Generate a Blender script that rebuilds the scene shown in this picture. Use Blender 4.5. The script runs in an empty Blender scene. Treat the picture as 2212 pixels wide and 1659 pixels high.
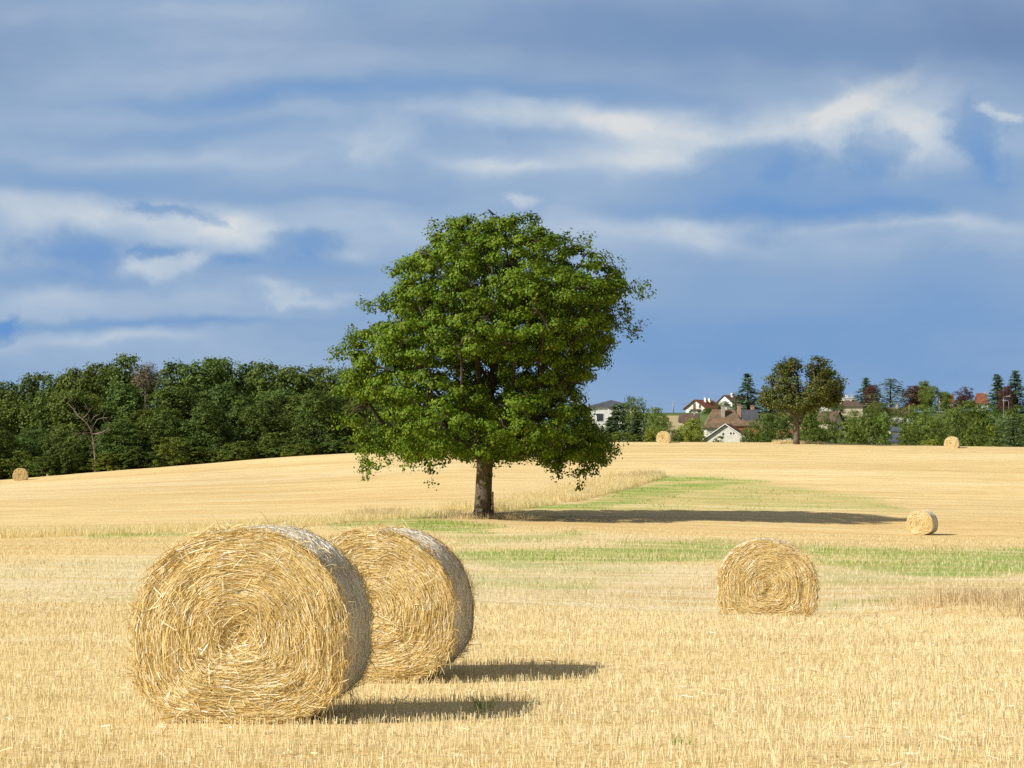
import bpy, math, random
import numpy as np
from mathutils import Vector, Matrix

random.seed(7)
RNG = np.random.default_rng(11)
C = bpy.context.scene.collection

# ------------------------------------------------------------------ camera frame
F, CX, CY, HOR, CAMZ = 4915.0, 1106.0, 829.5, 1060.0, 1.6      # photo seen at 2212 x 1659
PITCH = math.atan((HOR - CY) / F)
CP, SP = math.cos(PITCH), math.sin(PITCH)
EXPO = 0.32

def ray(px, row):
    a, b = (px - CX) / F, (CY - row) / F
    y = CP - b * SP
    return a / y, (SP + b * CP) / y            # x and z gained per metre of depth

def project(x, y, z):
    y = np.maximum(y, 0.1)
    h = z - CAMZ
    f = y * CP + h * SP
    return CX + F * x / f, CY - F * (h * CP - y * SP) / f

# ------------------------------------------------------------------ noise
def _hash(i, j, k, s):
    n = (i * 374761393 + j * 668265263 + k * 2147483647 + s * 974634777) & 0x7fffffff
    n = ((n ^ (n >> 13)) * 1274126177) & 0x7fffffff
    return ((n ^ (n >> 16)) & 0xffff) / 65535.0

def noise3(p, s=0):
    p = np.asarray(p, float)
    i = np.floor(p).astype(np.int64); f = p - i; f = f * f * (3 - 2 * f)
    r = 0
    for a in (0, 1):
        for b in (0, 1):
            for c in (0, 1):
                w = (f[..., 0] if a else 1 - f[..., 0]) * (f[..., 1] if b else 1 - f[..., 1]) * (f[..., 2] if c else 1 - f[..., 2])
                r = r + w * _hash(i[..., 0] + a, i[..., 1] + b, i[..., 2] + c, s)
    return r

def noise2(x, y, s=0):
    return noise3(np.stack([x, y, np.zeros_like(x) + .37], -1), s)

def fbm2(x, y, s=0, o=4):
    r, a, t = 0, 1, 0
    for k in range(o):
        r = r + a * noise2(x * 2 ** k, y * 2 ** k, s + k); t += a; a *= .5
    return r / t

def smooth(a, b, x):
    t = np.clip((x - a) / (b - a), 0, 1)
    return t * t * (3 - 2 * t)

# ------------------------------------------------------------------ terrain
def pchip(xk, yk, x):
    xk, yk = np.asarray(xk, float), np.asarray(yk, float)
    h = np.diff(xk); dl = np.diff(yk) / h
    m = np.zeros_like(yk); m[0], m[-1] = dl[0], dl[-1]
    for i in range(1, len(xk) - 1):
        if dl[i - 1] * dl[i] > 0:
            w1, w2 = 2 * h[i] + h[i - 1], h[i] + 2 * h[i - 1]
            m[i] = (w1 + w2) / (w1 / dl[i - 1] + w2 / dl[i])
    x = np.clip(x, xk[0], xk[-1])
    i = np.clip(np.searchsorted(xk, x) - 1, 0, len(xk) - 2)
    t = (x - xk[i]) / h[i]
    return (yk[i] * (1 + 2 * t) * (1 - t) ** 2 + m[i] * h[i] * t * (1 - t) ** 2
            + yk[i + 1] * t * t * (3 - 2 * t) + m[i + 1] * h[i] * t * t * (t - 1))

def zr(row, d):
    return CAMZ + (HOR - row) * d / F

CREST = [(-600, 1070), (-300, 1055), (0, 1037), (208, 1020), (415, 1004), (623, 987), (777, 978), (950, 968), (1190, 958),
         (1350, 955), (1690, 956), (2060, 964), (2212, 966), (2600, 976), (3200, 990)]
def lv(d, rows): return [(p, zr(r, d)) for p, r in rows]
def lower(dz): return [(p, zr(r, 245) + dz) for p, r in CREST]
LEVELS = [
    (-400, [(0, 0.0)]), (6, [(0, 0.0)]), (15.8, [(0, -.01)]), (20, [(0, -.09)]),
    (26, [(0, .0), (1100, -.05), (2212, -.16)]),
    (31, [(0, .04), (900, .0), (1660, -.15), (2212, -.20)]),
    (34.8, [(0, -.05), (900, -.14), (1660, -.41), (2212, -.42)]),
    (45, [(0, -.2), (900, -.33), (1660, -.50), (2212, -.52)]),
    (60, [(0, -.3), (1100, -.42), (2212, -.5)]),
    (85, [(0, -.45), (1100, -.38), (2212, -.68)]),
    (110, [(0, -.5), (600, -.4), (1100, -.33), (1500, -.55), (2212, -.85)]),
    (128, [(0, -.5), (550, -.35), (1050, -.24), (1450, -.58), (1990, -.91), (2212, -1.0)]),
    (137, [(0, -.45), (550, -.2), (1043, -.07), (1450, -.10), (1990, -.70), (2212, -.85)]),
    (150, lv(150, [(0, 1117), (550, 1105), (1050, 1099), (1450, 1103), (1900, 1115), (2212, 1122)])),
    (170, lv(170, [(0, 1090), (550, 1078), (1050, 1062), (1450, 1070), (2212, 1085)])),
    (200, lv(200, [(0, 1060), (550, 1040), (1050, 1016), (1450, 1016), (2212, 1028)])),
    (225, lv(225, [(0, 1046), (550, 1008), (1050, 982), (1450, 976), (2212, 987)])),
    (245, lv(245, CREST)),
    (258, lower(.05)), (275, lower(-.35)), (310, lower(-1.2)),
    (430, [(0, 7.0), (700, 8.5), (1300, 5.5), (3000, 5.5)]),
    (560, [(0, 7.0), (700, 9.5), (1200, 10), (1350, zr(957, 560)), (3000, zr(957, 560))]),
    (650, [(0, 0.0), (700, 5), (1200, 13), (1350, zr(930, 650)), (3000, zr(930, 650))]),
    (740, [(0, 0.0), (700, 7), (1200, 18), (1380, zr(899, 740)), (3000, zr(897, 740))]),
    (820, [(0, 0.0), (700, 8), (1200, 20), (1380, zr(894, 820)), (3000, zr(890, 820))]),
    (930, [(0, 0.0), (700, 6), (1200, 18), (1380, 28), (3000, 31)]),
    (1300, [(0, -10), (3000, 5)]), (4200, [(0, -60)]),
]
PXG = np.arange(-3000, 5201, 20.0)
DG = np.unique(np.concatenate([np.linspace(-400, 6, 12), np.linspace(6, 60, 217), np.linspace(60, 330, 541), np.linspace(330, 1000, 300), np.linspace(1000, 4200, 60)]))
_lev = []
for d, tab in LEVELS:
    if len(tab) == 1: _lev.append(np.full(len(PXG), tab[0][1]))
    else:
        zz = pchip([t[0] for t in tab], [t[1] for t in tab], PXG)
        _lev.append(zz)
_lev = np.array(_lev)
_ld = [l[0] for l in LEVELS]
ZG = np.array([pchip(_ld, _lev[:, j], DG) for j in range(len(PXG))]).T

def terrain(x, y):
    x, y = np.asarray(x, float), np.asarray(y, float)
    px = np.clip(CX + F * x / np.maximum(y, 8.0), PXG[0], PXG[-1] - 1)
    d = np.clip(y, DG[0], DG[-1] - 1e-3)
    i = np.clip(np.searchsorted(DG, d) - 1, 0, len(DG) - 2); t = (d - DG[i]) / (DG[i + 1] - DG[i])
    u = (px - PXG[0]) / 20.0; j = np.clip(u.astype(int), 0, len(PXG) - 2); w = u - j
    z = (ZG[i, j] * (1 - w) + ZG[i, j + 1] * w) * (1 - t) + (ZG[i + 1, j] * (1 - w) + ZG[i + 1, j + 1] * w) * t
    a = smooth(30, 60, y) * (1 - smooth(235, 245, y))
    z = z + .22 * np.exp(-((x - 8.3) / 2.0) ** 2 - ((y - 38.5) / 2.6) ** 2)
    return z + a * .10 * (noise2(x * .13, y * .13, 3) - .5) + .03 * (noise2(x * .5, y * .5, 4) - .5)

def tz(x, y): return float(terrain(np.array([x]), np.array([y]))[0])

def ground_hit(px, row, dmin=30, dmax=244):
    """depth at which the sight line meets the field"""
    gx, gz = ray(px, row)
    d = np.arange(dmin, dmax, .25)
    below = terrain(gx * d, d) - (CAMZ + gz * d)
    k = np.where(below >= 0)[0]
    return float(d[k[0]]) if len(k) else float(dmax)

# ------------------------------------------------------------------ tagging and mesh helpers
def tag(o, label=None, cat=None, group=None, kind=None):
    if label: o['label'] = label
    if cat: o['category'] = cat
    if group: o['group'] = group
    if kind: o['kind'] = kind
    return o

def empty(name, loc, rz=0.0):
    o = bpy.data.objects.new(name, None); C.objects.link(o)
    o.location = loc; o.rotation_euler = (0, 0, rz); o.empty_display_size = .3
    return o

def link(name, me, mats, parent=None, loc=None):
    o = bpy.data.objects.new(name, me); C.objects.link(o)
    for m in (mats if isinstance(mats, (list, tuple)) else [mats]):
        if len(me.materials) < (len(mats) if isinstance(mats, (list, tuple)) else 1): me.materials.append(m)
    if parent is not None: o.parent = parent
    if loc is not None: o.location = loc
    return o

def mesh_np(name, V, faces, smooth_=False, mat_idx=None):
    """V (n,3); faces: list of int arrays, each (m,k)"""
    me = bpy.data.meshes.new(name)
    V = np.ascontiguousarray(V, np.float32)
    faces = [np.asarray(f, np.int32) for f in faces if len(f)]
    loops = np.concatenate([f.ravel() for f in faces])
    tot = np.concatenate([np.full(len(f), f.shape[1], np.int32) for f in faces])
    start = np.concatenate([[0], np.cumsum(tot)[:-1]]).astype(np.int32)
    me.vertices.add(len(V)); me.vertices.foreach_set('co', V.ravel())
    me.loops.add(len(loops)); me.loops.foreach_set('vertex_index', loops)
    me.polygons.add(len(tot)); me.polygons.foreach_set('loop_start', start); me.polygons.foreach_set('loop_total', tot)
    if mat_idx is not None: me.polygons.foreach_set('material_index', np.asarray(mat_idx, np.int32))
    me.polygons.foreach_set('use_smooth', np.full(len(tot), smooth_))
    me.update(calc_edges=True)
    return me

class MB:
    """collects boxes, prisms and tubes for ONE mesh"""
    def __init__(s): s.v, s.f, s.n = [], [], 0
    def add(s, V, Fs):
        V = np.asarray(V, float); s.v.append(V)
        for f in Fs: s.f.append([i + s.n for i in f])
        s.n += len(V)
    def box(s, x0, x1, y0, y1, z0, z1):
        s.add([(x, y, z) for z in (z0, z1) for y in (y0, y1) for x in (x0, x1)],
              [(0, 2, 3, 1), (4, 5, 7, 6), (0, 1, 5, 4), (2, 6, 7, 3), (0, 4, 6, 2), (1, 3, 7, 5)])
    def prism(s, poly, y0, y1):
        """poly in x,z extruded along y"""
        n = len(poly)
        s.add([(x, y0, z) for x, z in poly] + [(x, y1, z) for x, z in poly],
              [tuple(range(n)), tuple(range(2 * n - 1, n - 1, -1))] + [(i, i + n, (i + 1) % n + n, (i + 1) % n) for i in range(n)])
    def hexa(s, p): s.add(p, [(0, 3, 2, 1), (4, 5, 6, 7), (0, 1, 5, 4), (1, 2, 6, 5), (2, 3, 7, 6), (3, 0, 4, 7)])
    def tube(s, pts, rad, k=6):
        pts = [np.asarray(p, float) for p in pts]
        V, Fs = [], []
        for i, p in enumerate(pts):
            t = pts[min(i + 1, len(pts) - 1)] - pts[max(i - 1, 0)]
            t = t / (np.linalg.norm(t) + 1e-9)
            a = np.cross(t, (0, 0, 1.0)) if abs(t[2]) < .9 else np.cross(t, (1.0, 0, 0))
            a /= np.linalg.norm(a); b = np.cross(t, a)
            r = rad[i] if hasattr(rad, '__len__') else rad
            for j in range(k):
                q = 2 * math.pi * j / k
                V.append(p + r * (math.cos(q) * a + math.sin(q) * b))
        for i in range(len(pts) - 1):
            for j in range(k):
                Fs.append((i * k + j, i * k + (j + 1) % k, (i + 1) * k + (j + 1) % k, (i + 1) * k + j))
        Fs.append(tuple(range(k - 1, -1, -1))); Fs.append(tuple(range((len(pts) - 1) * k, len(pts) * k)))
        s.add(V, Fs)
    def build(s, name, mats, parent=None, smooth_=False):
        me = bpy.data.meshes.new(name)
        me.from_pydata([tuple(v) for v in np.concatenate(s.v)], [], s.f)
        if smooth_: me.polygons.foreach_set('use_smooth', np.full(len(me.polygons), True))
        me.update()
        return link(name, me, mats, parent)

def unit(v): return v / (np.linalg.norm(v, axis=-1, keepdims=True) + 1e-9)
def rand_dir(n, rng): return unit(rng.normal(size=(n, 3)))

# ------------------------------------------------------------------ materials
def new_mat(name):
    m = bpy.data.materials.new(name); m.use_nodes = True
    nt = m.node_tree; nt.nodes.clear()
    return m, nt, nt.nodes, nt.links

def ramp(ns, stops, interp='LINEAR'):
    r = ns.new('ShaderNodeValToRGB'); cr = r.color_ramp; cr.interpolation = interp
    while len(cr.elements) > 1: cr.elements.remove(cr.elements[-1])
    for i, (p, c) in enumerate(stops):
        e = cr.elements[0] if i == 0 else cr.elements.new(p)
        e.position = p; e.color = (*c, 1)
    return r

def mixc(ns, ls, fac, a, b, mode='MIX'):
    n = ns.new('ShaderNodeMix'); n.data_type = 'RGBA'; n.blend_type = mode; n.clamp_factor = True
    for sock, v in ((n.inputs[0], fac), (n.inputs[6], a), (n.inputs[7], b)):
        if isinstance(v, (int, float)): sock.default_value = v
        elif isinstance(v, tuple): sock.default_value = (*v, 1)
        else: ls.new(v, sock)
    return n.outputs[2]

def math_(ns, ls, op, a, b=None, c=None, clamp=False):
    n = ns.new('ShaderNodeMath'); n.operation = op; n.use_clamp = clamp
    for i, v in enumerate((a, b, c)):
        if v is None: continue
        if isinstance(v, (int, float)): n.inputs[i].default_value = v
        else: ls.new(v, n.inputs[i])
    return n.outputs[0]

def tex_noise(ns, ls, vec, scale, detail=4, rough=.55, dist=0.0):
    n = ns.new('ShaderNodeTexNoise'); n.inputs['Scale'].default_value = scale
    n.inputs['Detail'].default_value = detail; n.inputs['Roughness'].default_value = rough; n.inputs['Distortion'].default_value = dist
    if vec is not None: ls.new(vec, n.inputs['Vector'])
    return n.outputs['Fac']

def mapped(ns, ls, vec, scale=(1, 1, 1), rot=(0, 0, 0), loc=(0, 0, 0)):
    n = ns.new('ShaderNodeMapping'); n.inputs['Scale'].default_value = scale
    n.inputs['Rotation'].default_value = rot; n.inputs['Location'].default_value = loc
    ls.new(vec, n.inputs['Vector']); return n.outputs[0]

def strand_mat(name, stops, transl=.25, rough=.5, spec=.3, patch=None, tint=False, island=True):
    """leaves, blades and straws: one colour per piece"""
    m, nt, ns, ls = new_mat(name)
    out = ns.new('ShaderNodeOutputMaterial'); g = ns.new('ShaderNodeNewGeometry')
    r = ramp(ns, stops); ls.new(g.outputs['Random Per Island'], r.inputs[0]); col = r.outputs[0]
    if patch:
        scale, lo, hi = patch
        tc = ns.new('ShaderNodeTexCoord')
        nz = tex_noise(ns, ls, tc.outputs['Object'], scale, 2)
        rr = ramp(ns, [(.35, lo), (.65, hi)]); ls.new(nz, rr.inputs[0])
        col = mixc(ns, ls, 1.0, col, rr.outputs[0], 'MULTIPLY')
    if tint:
        oi = ns.new('ShaderNodeObjectInfo'); col = mixc(ns, ls, 1.0, col, oi.outputs['Color'], 'MULTIPLY')
    b = ns.new('ShaderNodeBsdfPrincipled'); b.inputs['Roughness'].default_value = rough; b.inputs['Specular IOR Level'].default_value = spec
    ls.new(col, b.inputs['Base Color'])
    if transl > 0:
        t = ns.new('ShaderNodeBsdfTranslucent'); ls.new(mixc(ns, ls, 1.0, col, (1.15, 1.1, .6), 'MULTIPLY'), t.inputs['Color'])
        mx = ns.new('ShaderNodeMixShader'); mx.inputs[0].default_value = transl
        ls.new(b.outputs[0], mx.inputs[1]); ls.new(t.outputs[0], mx.inputs[2]); ls.new(mx.outputs[0], out.inputs['Surface'])
    else: ls.new(b.outputs[0], out.inputs['Surface'])
    return m

def solid_mat(name, c1, c2, scale=3.0, rough=.8, spec=.2, stretch=(1, 1, 1), bump=0.0, bscale=12.0):
    m, nt, ns, ls = new_mat(name)
    out = ns.new('ShaderNodeOutputMaterial'); tc = ns.new('ShaderNodeTexCoord')
    v = mapped(ns, ls, tc.outputs['Object'], stretch)
    nz = tex_noise(ns, ls, v, scale, 5, .6)
    r = ramp(ns, [(.32, c1), (.68, c2)]); ls.new(nz, r.inputs[0])
    b = ns.new('ShaderNodeBsdfPrincipled'); b.inputs['Roughness'].default_value = rough; b.inputs['Specular IOR Level'].default_value = spec
    ls.new(r.outputs[0], b.inputs['Base Color'])
    if bump:
        bn = tex_noise(ns, ls, v, bscale, 4, .6); bp = ns.new('ShaderNodeBump'); bp.inputs['Strength'].default_value = bump
        bp.inputs['Distance'].default_value = .05
        ls.new(bn, bp.inputs['Height']); ls.new(bp.outputs[0], b.inputs['Normal'])
    ls.new(b.outputs[0], out.inputs['Surface'])
    return m

def tile_mat(name, c1, c2, c3, rows=.35):
    m, nt, ns, ls = new_mat(name)
    out = ns.new('ShaderNodeOutputMaterial'); tc = ns.new('ShaderNodeTexCoord')
    nz = tex_noise(ns, ls, tc.outputs['Object'], .9, 6, .7)
    r = ramp(ns, [(.3, c1), (.5, c2), (.72, c3)]); ls.new(nz, r.inputs[0])
    w = ns.new('ShaderNodeTexBrick'); w.inputs['Scale'].default_value = 1.0 / rows
    w.inputs['Color1'].default_value = (1, 1, 1, 1); w.inputs['Color2'].default_value = (.75, .75, .75, 1); w.inputs['Mortar'].default_value = (.5, .5, .5, 1)
    ls.new(mapped(ns, ls, tc.outputs['Object'], (1, 1, 1), (math.radians(90), 0, 0)), w.inputs['Vector'])
    b = ns.new('ShaderNodeBsdfPrincipled'); b.inputs['Roughness'].default_value = .85; b.inputs['Specular IOR Level'].default_value = .15
    ls.new(mixc(ns, ls, .55, r.outputs[0], w.outputs[0], 'MULTIPLY'), b.inputs['Base Color'])
    ls.new(b.outputs[0], out.inputs['Surface'])
    return m

M = {}
M['oak_leaf'] = strand_mat('oak_leaf', [(0, (.058, .112, .009)), (.5, (.110, .192, .013)), (.85, (.180, .262, .022)), (.97, (.24, .29, .035)), (1, (.22, .17, .03))], .27, .55, .12,
                           (.45, (.84, .88, .8), (1.14, 1.10, 1.1)))
M['wood_leaf'] = strand_mat('wood_leaf', [(0, (.056, .088, .018)), (.6, (.106, .152, .030)), (1, (.170, .212, .050))], .3, .6, .12, (.8, (.8, .84, .84), (1.15, 1.12, 1.05)), True)
M['crest_leaf'] = strand_mat('crest_leaf', [(0, (.050, .072, .012)), (.5, (.090, .122, .018)), (.9, (.15, .17, .03)), (1, (.17, .13, .03))], .25, .5, .3, (.9, (.8, .82, .8), (1.2, 1.12, 1.0)))
M['fir_leaf'] = strand_mat('fir_leaf', [(0, (.045, .080, .034)), (.6, (.078, .122, .052)), (1, (.12, .16, .07))], .08, .6, .2, None, True)
M['dry_leaf'] = strand_mat('dry_leaf', [(0, (.09, .07, .04)), (1, (.17, .135, .075))], .15)
M['bark'] = solid_mat('bark', (.06, .05, .036), (.20, .165, .12), 6, .9, .1, (2.5, 2.5, .5), .9, 9)
M['dark_bark'] = solid_mat('dark_bark', (.04, .034, .026), (.09, .075, .055), 4, .9, .1, (2, 2, .5))
M['pale_bark'] = solid_mat('pale_bark', (.13, .11, .085), (.24, .205, .165), 4, .9, .1, (2, 2, .5))
M['straw'] = strand_mat('straw', [(0, (.28, .16, .04)), (.10, (.58, .39, .12)), (.24, (.80, .60, .23)), (.65, (.88, .72, .36)), (.88, (.93, .84, .58)), (.965, (.96, .92, .82)), (1, (1.0, .98, .94))], .2, .34, .5)  # near-white end paints specular glints onto a few random straws
M['loose_straw'] = strand_mat('loose_straw', [(0, (.50, .33, .12)), (.5, (.74, .55, .23)), (1, (.86, .74, .46))], .2, .38, .45)
M['stubble'] = strand_mat('stubble', [(0, (.62, .51, .29)), (.2, (.80, .69, .43)), (.7, (.88, .79, .54)), (1, (.93, .87, .69))], .3, .45, .35)
M['net_thread'] = strand_mat('net_thread', [(0, (.34, .24, .12)), (.2, (.64, .56, .42)), (.5, (.80, .76, .68)), (1, (.90, .88, .84))], .15, .45, .3)
M['litter'] = strand_mat('litter', [(0, (.66, .53, .29)), (.6, (.83, .71, .45)), (.93, (.90, .82, .60)), (1, (.95, .93, .88))], .2, .4, .4)
M['dry_grass'] = strand_mat('dry_grass', [(0, (.58, .48, .26)), (.4, (.77, .66, .42)), (1, (.88, .80, .56))], .4, .6, .2)
M['brown_weed'] = strand_mat('brown_weed', [(0, (.42, .31, .17)), (.5, (.62, .50, .31)), (1, (.78, .68, .46))], .3, .6, .2)
M['green_grass'] = strand_mat('green_grass', [(0, (.17, .29, .04)), (.5, (.27, .40, .06)), (1, (.46, .50, .15))], .35, .5, .3)
M['white_wall'] = solid_mat('white_wall', (.66, .65, .62), (.78, .77, .74), 1.2)
M['stone_wall'] = solid_mat('stone_wall', (.52, .48, .42), (.72, .69, .62), 1.6)
M['cream_wall'] = solid_mat('cream_wall', (.58, .50, .38), (.68, .60, .46), 1.5)
M['brick_wall'] = solid_mat('brick_wall', (.30, .11, .06), (.42, .18, .10), 2)
M['red_tile'] = tile_mat('red_tile', (.17, .062, .040), (.23, .088, .055), (.29, .125, .08))
M['brown_tile'] = tile_mat('brown_tile', (.085, .058, .048), (.13, .085, .068), (.17, .115, .09))
M['old_tile'] = tile_mat('old_tile', (.12, .092, .064), (.20, .142, .092), (.31, .175, .10))
M['slate'] = tile_mat('slate', (.06, .062, .075), (.085, .09, .105), (.12, .125, .14))
M['blue_roof'] = tile_mat('blue_roof', (.07, .08, .115), (.09, .105, .145), (.12, .135, .17))
M['chimney'] = solid_mat('chimney', (.36, .30, .25), (.52, .46, .40), 2)
M['brick_chimney'] = solid_mat('brick_chimney', (.36, .18, .12), (.50, .34, .26), 2)
M['frame'] = solid_mat('frame', (.75, .75, .73), (.82, .82, .8), 2, .5)
M['glass'] = solid_mat('glass', (.03, .035, .045), (.06, .07, .08), 1, .12, .6)
M['timber'] = solid_mat('timber', (.10, .07, .045), (.17, .12, .08), 3)
M['pole_metal'] = solid_mat('pole_metal', (.26, .27, .28), (.36, .37, .38), 3, .45, .5)
M['feather'] = solid_mat('feather', (.010, .010, .013), (.022, .022, .028), 20, .45, .4)

def wrap_mat():
    """pale net over packed straw: thin woven threads, straw and dark gaps showing between them"""
    m, nt, ns, ls = new_mat('net_wrap')
    out = ns.new('ShaderNodeOutputMaterial'); tc = ns.new('ShaderNodeTexCoord'); v = tc.outputs['UV']
    v = tc.outputs['Object']
    st = mapped(ns, ls, v, (1, 3.2, 1))
    n1 = tex_noise(ns, ls, st, 17, 5, .75); n2 = tex_noise(ns, ls, mapped(ns, ls, v, (1, 1, 1), loc=(3, 1, 7)), 24, 4, .7); n3 = tex_noise(ns, ls, v, 4, 3)
    c = ramp(ns, [(.25, (.52, .45, .33)), (.5, (.72, .67, .58)), (.75, (.86, .83, .78))]); ls.new(n1, c.inputs[0])
    d = ramp(ns, [(.30, (.22, .19, .15)), (.42, (1, 1, 1))]); ls.new(n2, d.inputs[0])
    e = ramp(ns, [(.3, (.86, .84, .80)), (.7, (1, 1, 1))]); ls.new(n3, e.inputs[0])
    col = mixc(ns, ls, 1.0, mixc(ns, ls, .75, c.outputs[0], d.outputs[0], 'MULTIPLY'), e.outputs[0], 'MULTIPLY')
    b = ns.new('ShaderNodeBsdfPrincipled'); b.inputs['Roughness'].default_value = .5; b.inputs['Specular IOR Level'].default_value = .35
    ls.new(col, b.inputs['Base Color'])
    bp = ns.new('ShaderNodeBump'); bp.inputs['Strength'].default_value = .6; bp.inputs['Distance'].default_value = .012
    ls.new(n1, bp.inputs['Height']); ls.new(bp.outputs[0], b.inputs['Normal'])
    ls.new(b.outputs[0], out.inputs['Surface']); return m
M['net_wrap'] = wrap_mat()
M['straw_core'] = solid_mat('straw_core', (.42, .26, .075), (.60, .40, .13), 22, .8, .15)

# ------------------------------------------------------------------ the ground sheet
def in_poly(px, py, poly):
    inside = np.zeros(px.shape, bool); dist = np.full(px.shape, 1e9)
    n = len(poly)
    for i in range(n):
        x1, y1 = poly[i]; x2, y2 = poly[(i + 1) % n]
        c = ((y1 > py) != (y2 > py)) & (px < (x2 - x1) * (py - y1) / ((y2 - y1) or 1e-9) + x1)
        inside ^= c
        # distances count rows four times: the field is seen at a grazing angle
        ax, ay, bx, by = x1, y1 * 4, x2, y2 * 4
        t = np.clip(((px - ax) * (bx - ax) + (py * 4 - ay) * (by - ay)) / ((bx - ax) ** 2 + (by - ay) ** 2), 0, 1)
        dist = np.minimum(dist, np.hypot(px - ax - t * (bx - ax), py * 4 - ay - t * (by - ay)))
    return np.where(inside, dist, -dist)

GREEN = [
    ([(1085, 1101), (1250, 1084), (1350, 1057), (1440, 1031), (1520, 1027), (1640, 1040), (1560, 1060), (1420, 1082), (1300, 1100)], .8),
    ([(1290, 1100), (1440, 1070), (1620, 1040), (1900, 1078), (1980, 1104), (1500, 1106)], .38),
    ([(850, 1126), (960, 1124), (1070, 1134), (1050, 1152), (960, 1152), (860, 1140)], .85),
    ([(690, 1130), (940, 1111), (965, 1119), (800, 1132), (700, 1140)], .75),
    ([(190, 1157), (430, 1149), (640, 1138), (640, 1143), (430, 1160), (230, 1166)], .75),
    ([(980, 1195), (1200, 1185), (1350, 1174), (1560, 1166), (1640, 1180), (1640, 1203), (1540, 1213), (1300, 1224), (1080, 1226), (985, 1213)], .74),
    ([(1720, 1177), (1900, 1184), (2100, 1188), (2320, 1182), (2320, 1226), (2060, 1248), (1900, 1240), (1750, 1215)], .80),
    ([(1960, 1215), (2120, 1190), (2330, 1186), (2330, 1212), (2100, 1242), (1980, 1245)], .9),
    ([(970, 1158), (1200, 1152), (1300, 1150), (1260, 1164), (980, 1177)], .45),
    ([(980, 1240), (1200, 1224), (1420, 1222), (1420, 1250), (1200, 1270), (1000, 1285)], .26),
    ([(1770, 1225), (1900, 1245), (2080, 1255), (1900, 1270), (1780, 1265)], .3),
    ([(1775, 1310), (1950, 1279), (1965, 1285), (1790, 1320)], .55),
    ([(80, 1212), (400, 1216), (400, 1230), (100, 1228)], .16),
    ([(150, 1268), (320, 1260), (315, 1271), (160, 1277)], .2),
    ([(170, 1291), (330, 1288), (325, 1301), (190, 1302)], .3),
    ([(-100, 1233), (330, 1236), (330, 1244), (-100, 1242)], .12),
    ([(1150, 1270), (1300, 1262), (1310, 1275), (1160, 1283)], .35),
]
ORANGE = [
    ([(1075, 1108), (1500, 1136), (1900, 1122), (2400, 1116), (2400, 1180), (1900, 1174), (1500, 1162), (1150, 1142)], .65),
    ([(-200, 1168), (400, 1163), (460, 1185), (260, 1207), (-200, 1214)], .65),
    ([(1900, 1300), (2320, 1290), (2320, 1345), (2050, 1335)], .6),
    ([(1980, 1060), (2400, 1050), (2400, 1075), (2000, 1072)], .35),
    ([(560, 1085), (1010, 1020), (1020, 1060), (700, 1100)], .35),
]
PALE = [
    ([(-300, 1210), (900, 1196), (1500, 1222), (2300, 1238), (2300, 1300), (1760, 1330), (1000, 1312), (-300, 1302)], .8),
    ([(1000, 1150), (1500, 1165), (1500, 1172), (1000, 1182)], .6),
    ([(-300, 1062), (1000, 1000), (1000, 1018), (-300, 1095)], .35),
    ([(1480, 990), (1530, 985), (1400, 1040), (1350, 1060)], .3),
]
def cover(x, y, z):
    px, row = project(x, y, z)
    ok = (y > 33) & (y < 240)
    w1 = (fbm2(x * .22, y * .11, 21) - .5); w2 = (fbm2(x * .9, y * .35, 27) - .5)
    qx, qr = px + 160 * w1, row + 26 * w1 * np.clip(60 / np.maximum(y, 1), .3, 1.2) + 8 * w2
    def acc(lst, soft):
        m = np.zeros(x.shape)
        for poly, s in lst: m = np.maximum(m, s * smooth(-soft, soft, in_poly(qx, qr, poly)))
        return m * ok
    return acc(GREEN, 26), acc(ORANGE, 40), acc(PALE, 50)

def lines(parts): return np.unique(np.round(np.concatenate(parts), 4))
def geo(a, b, n): return np.geomspace(a, b, n)
xs = lines([np.arange(-64, 64.01, .5), geo(64, 2200, 42), -geo(64, 2200, 42)])
ys = lines([np.linspace(-400, 6, 14), np.arange(6, 60, .3), np.arange(60, 130, .45), np.arange(130, 262, .6), np.arange(262, 1000, 6), geo(1000, 4000, 22)])
GX, GY = np.meshgrid(xs, ys); GZ = terrain(GX, GY)
gr_, orr_, pal_ = cover(GX.ravel(), GY.ravel(), GZ.ravel())
nx, ny = len(xs), len(ys)
idx = np.arange(nx * ny).reshape(ny, nx)
quads = np.stack([idx[:-1, :-1], idx[:-1, 1:], idx[1:, 1:], idx[1:, :-1]], -1).reshape(-1, 4)
gme = mesh_np('field', np.stack([GX, GY, GZ], -1).reshape(-1, 3), [quads], True)
GPX, GROW = project(GX.ravel(), GY.ravel(), GZ.ravel())
hill = smooth(300, 420, GY.ravel())
tan = smooth(-10, 10, in_poly(GPX, GROW, [(1430, 899), (1500, 899), (1500, 940), (1430, 940)])) * (GY.ravel() > 560)
tan = np.maximum(tan, smooth(-10, 10, in_poly(GPX, GROW, [(1628, 893), (1725, 893), (1725, 930), (1628, 930)])) * (GY.ravel() > 560))
hill = hill * (1 - tan)
for nm, val in (('green', gr_), ('orange', orr_), ('pale', pal_), ('hill', hill), ('meadow', tan)):
    a = gme.attributes.new(nm, 'FLOAT', 'POINT'); a.data.foreach_set('value', np.ascontiguousarray(val, np.float32))

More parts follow.
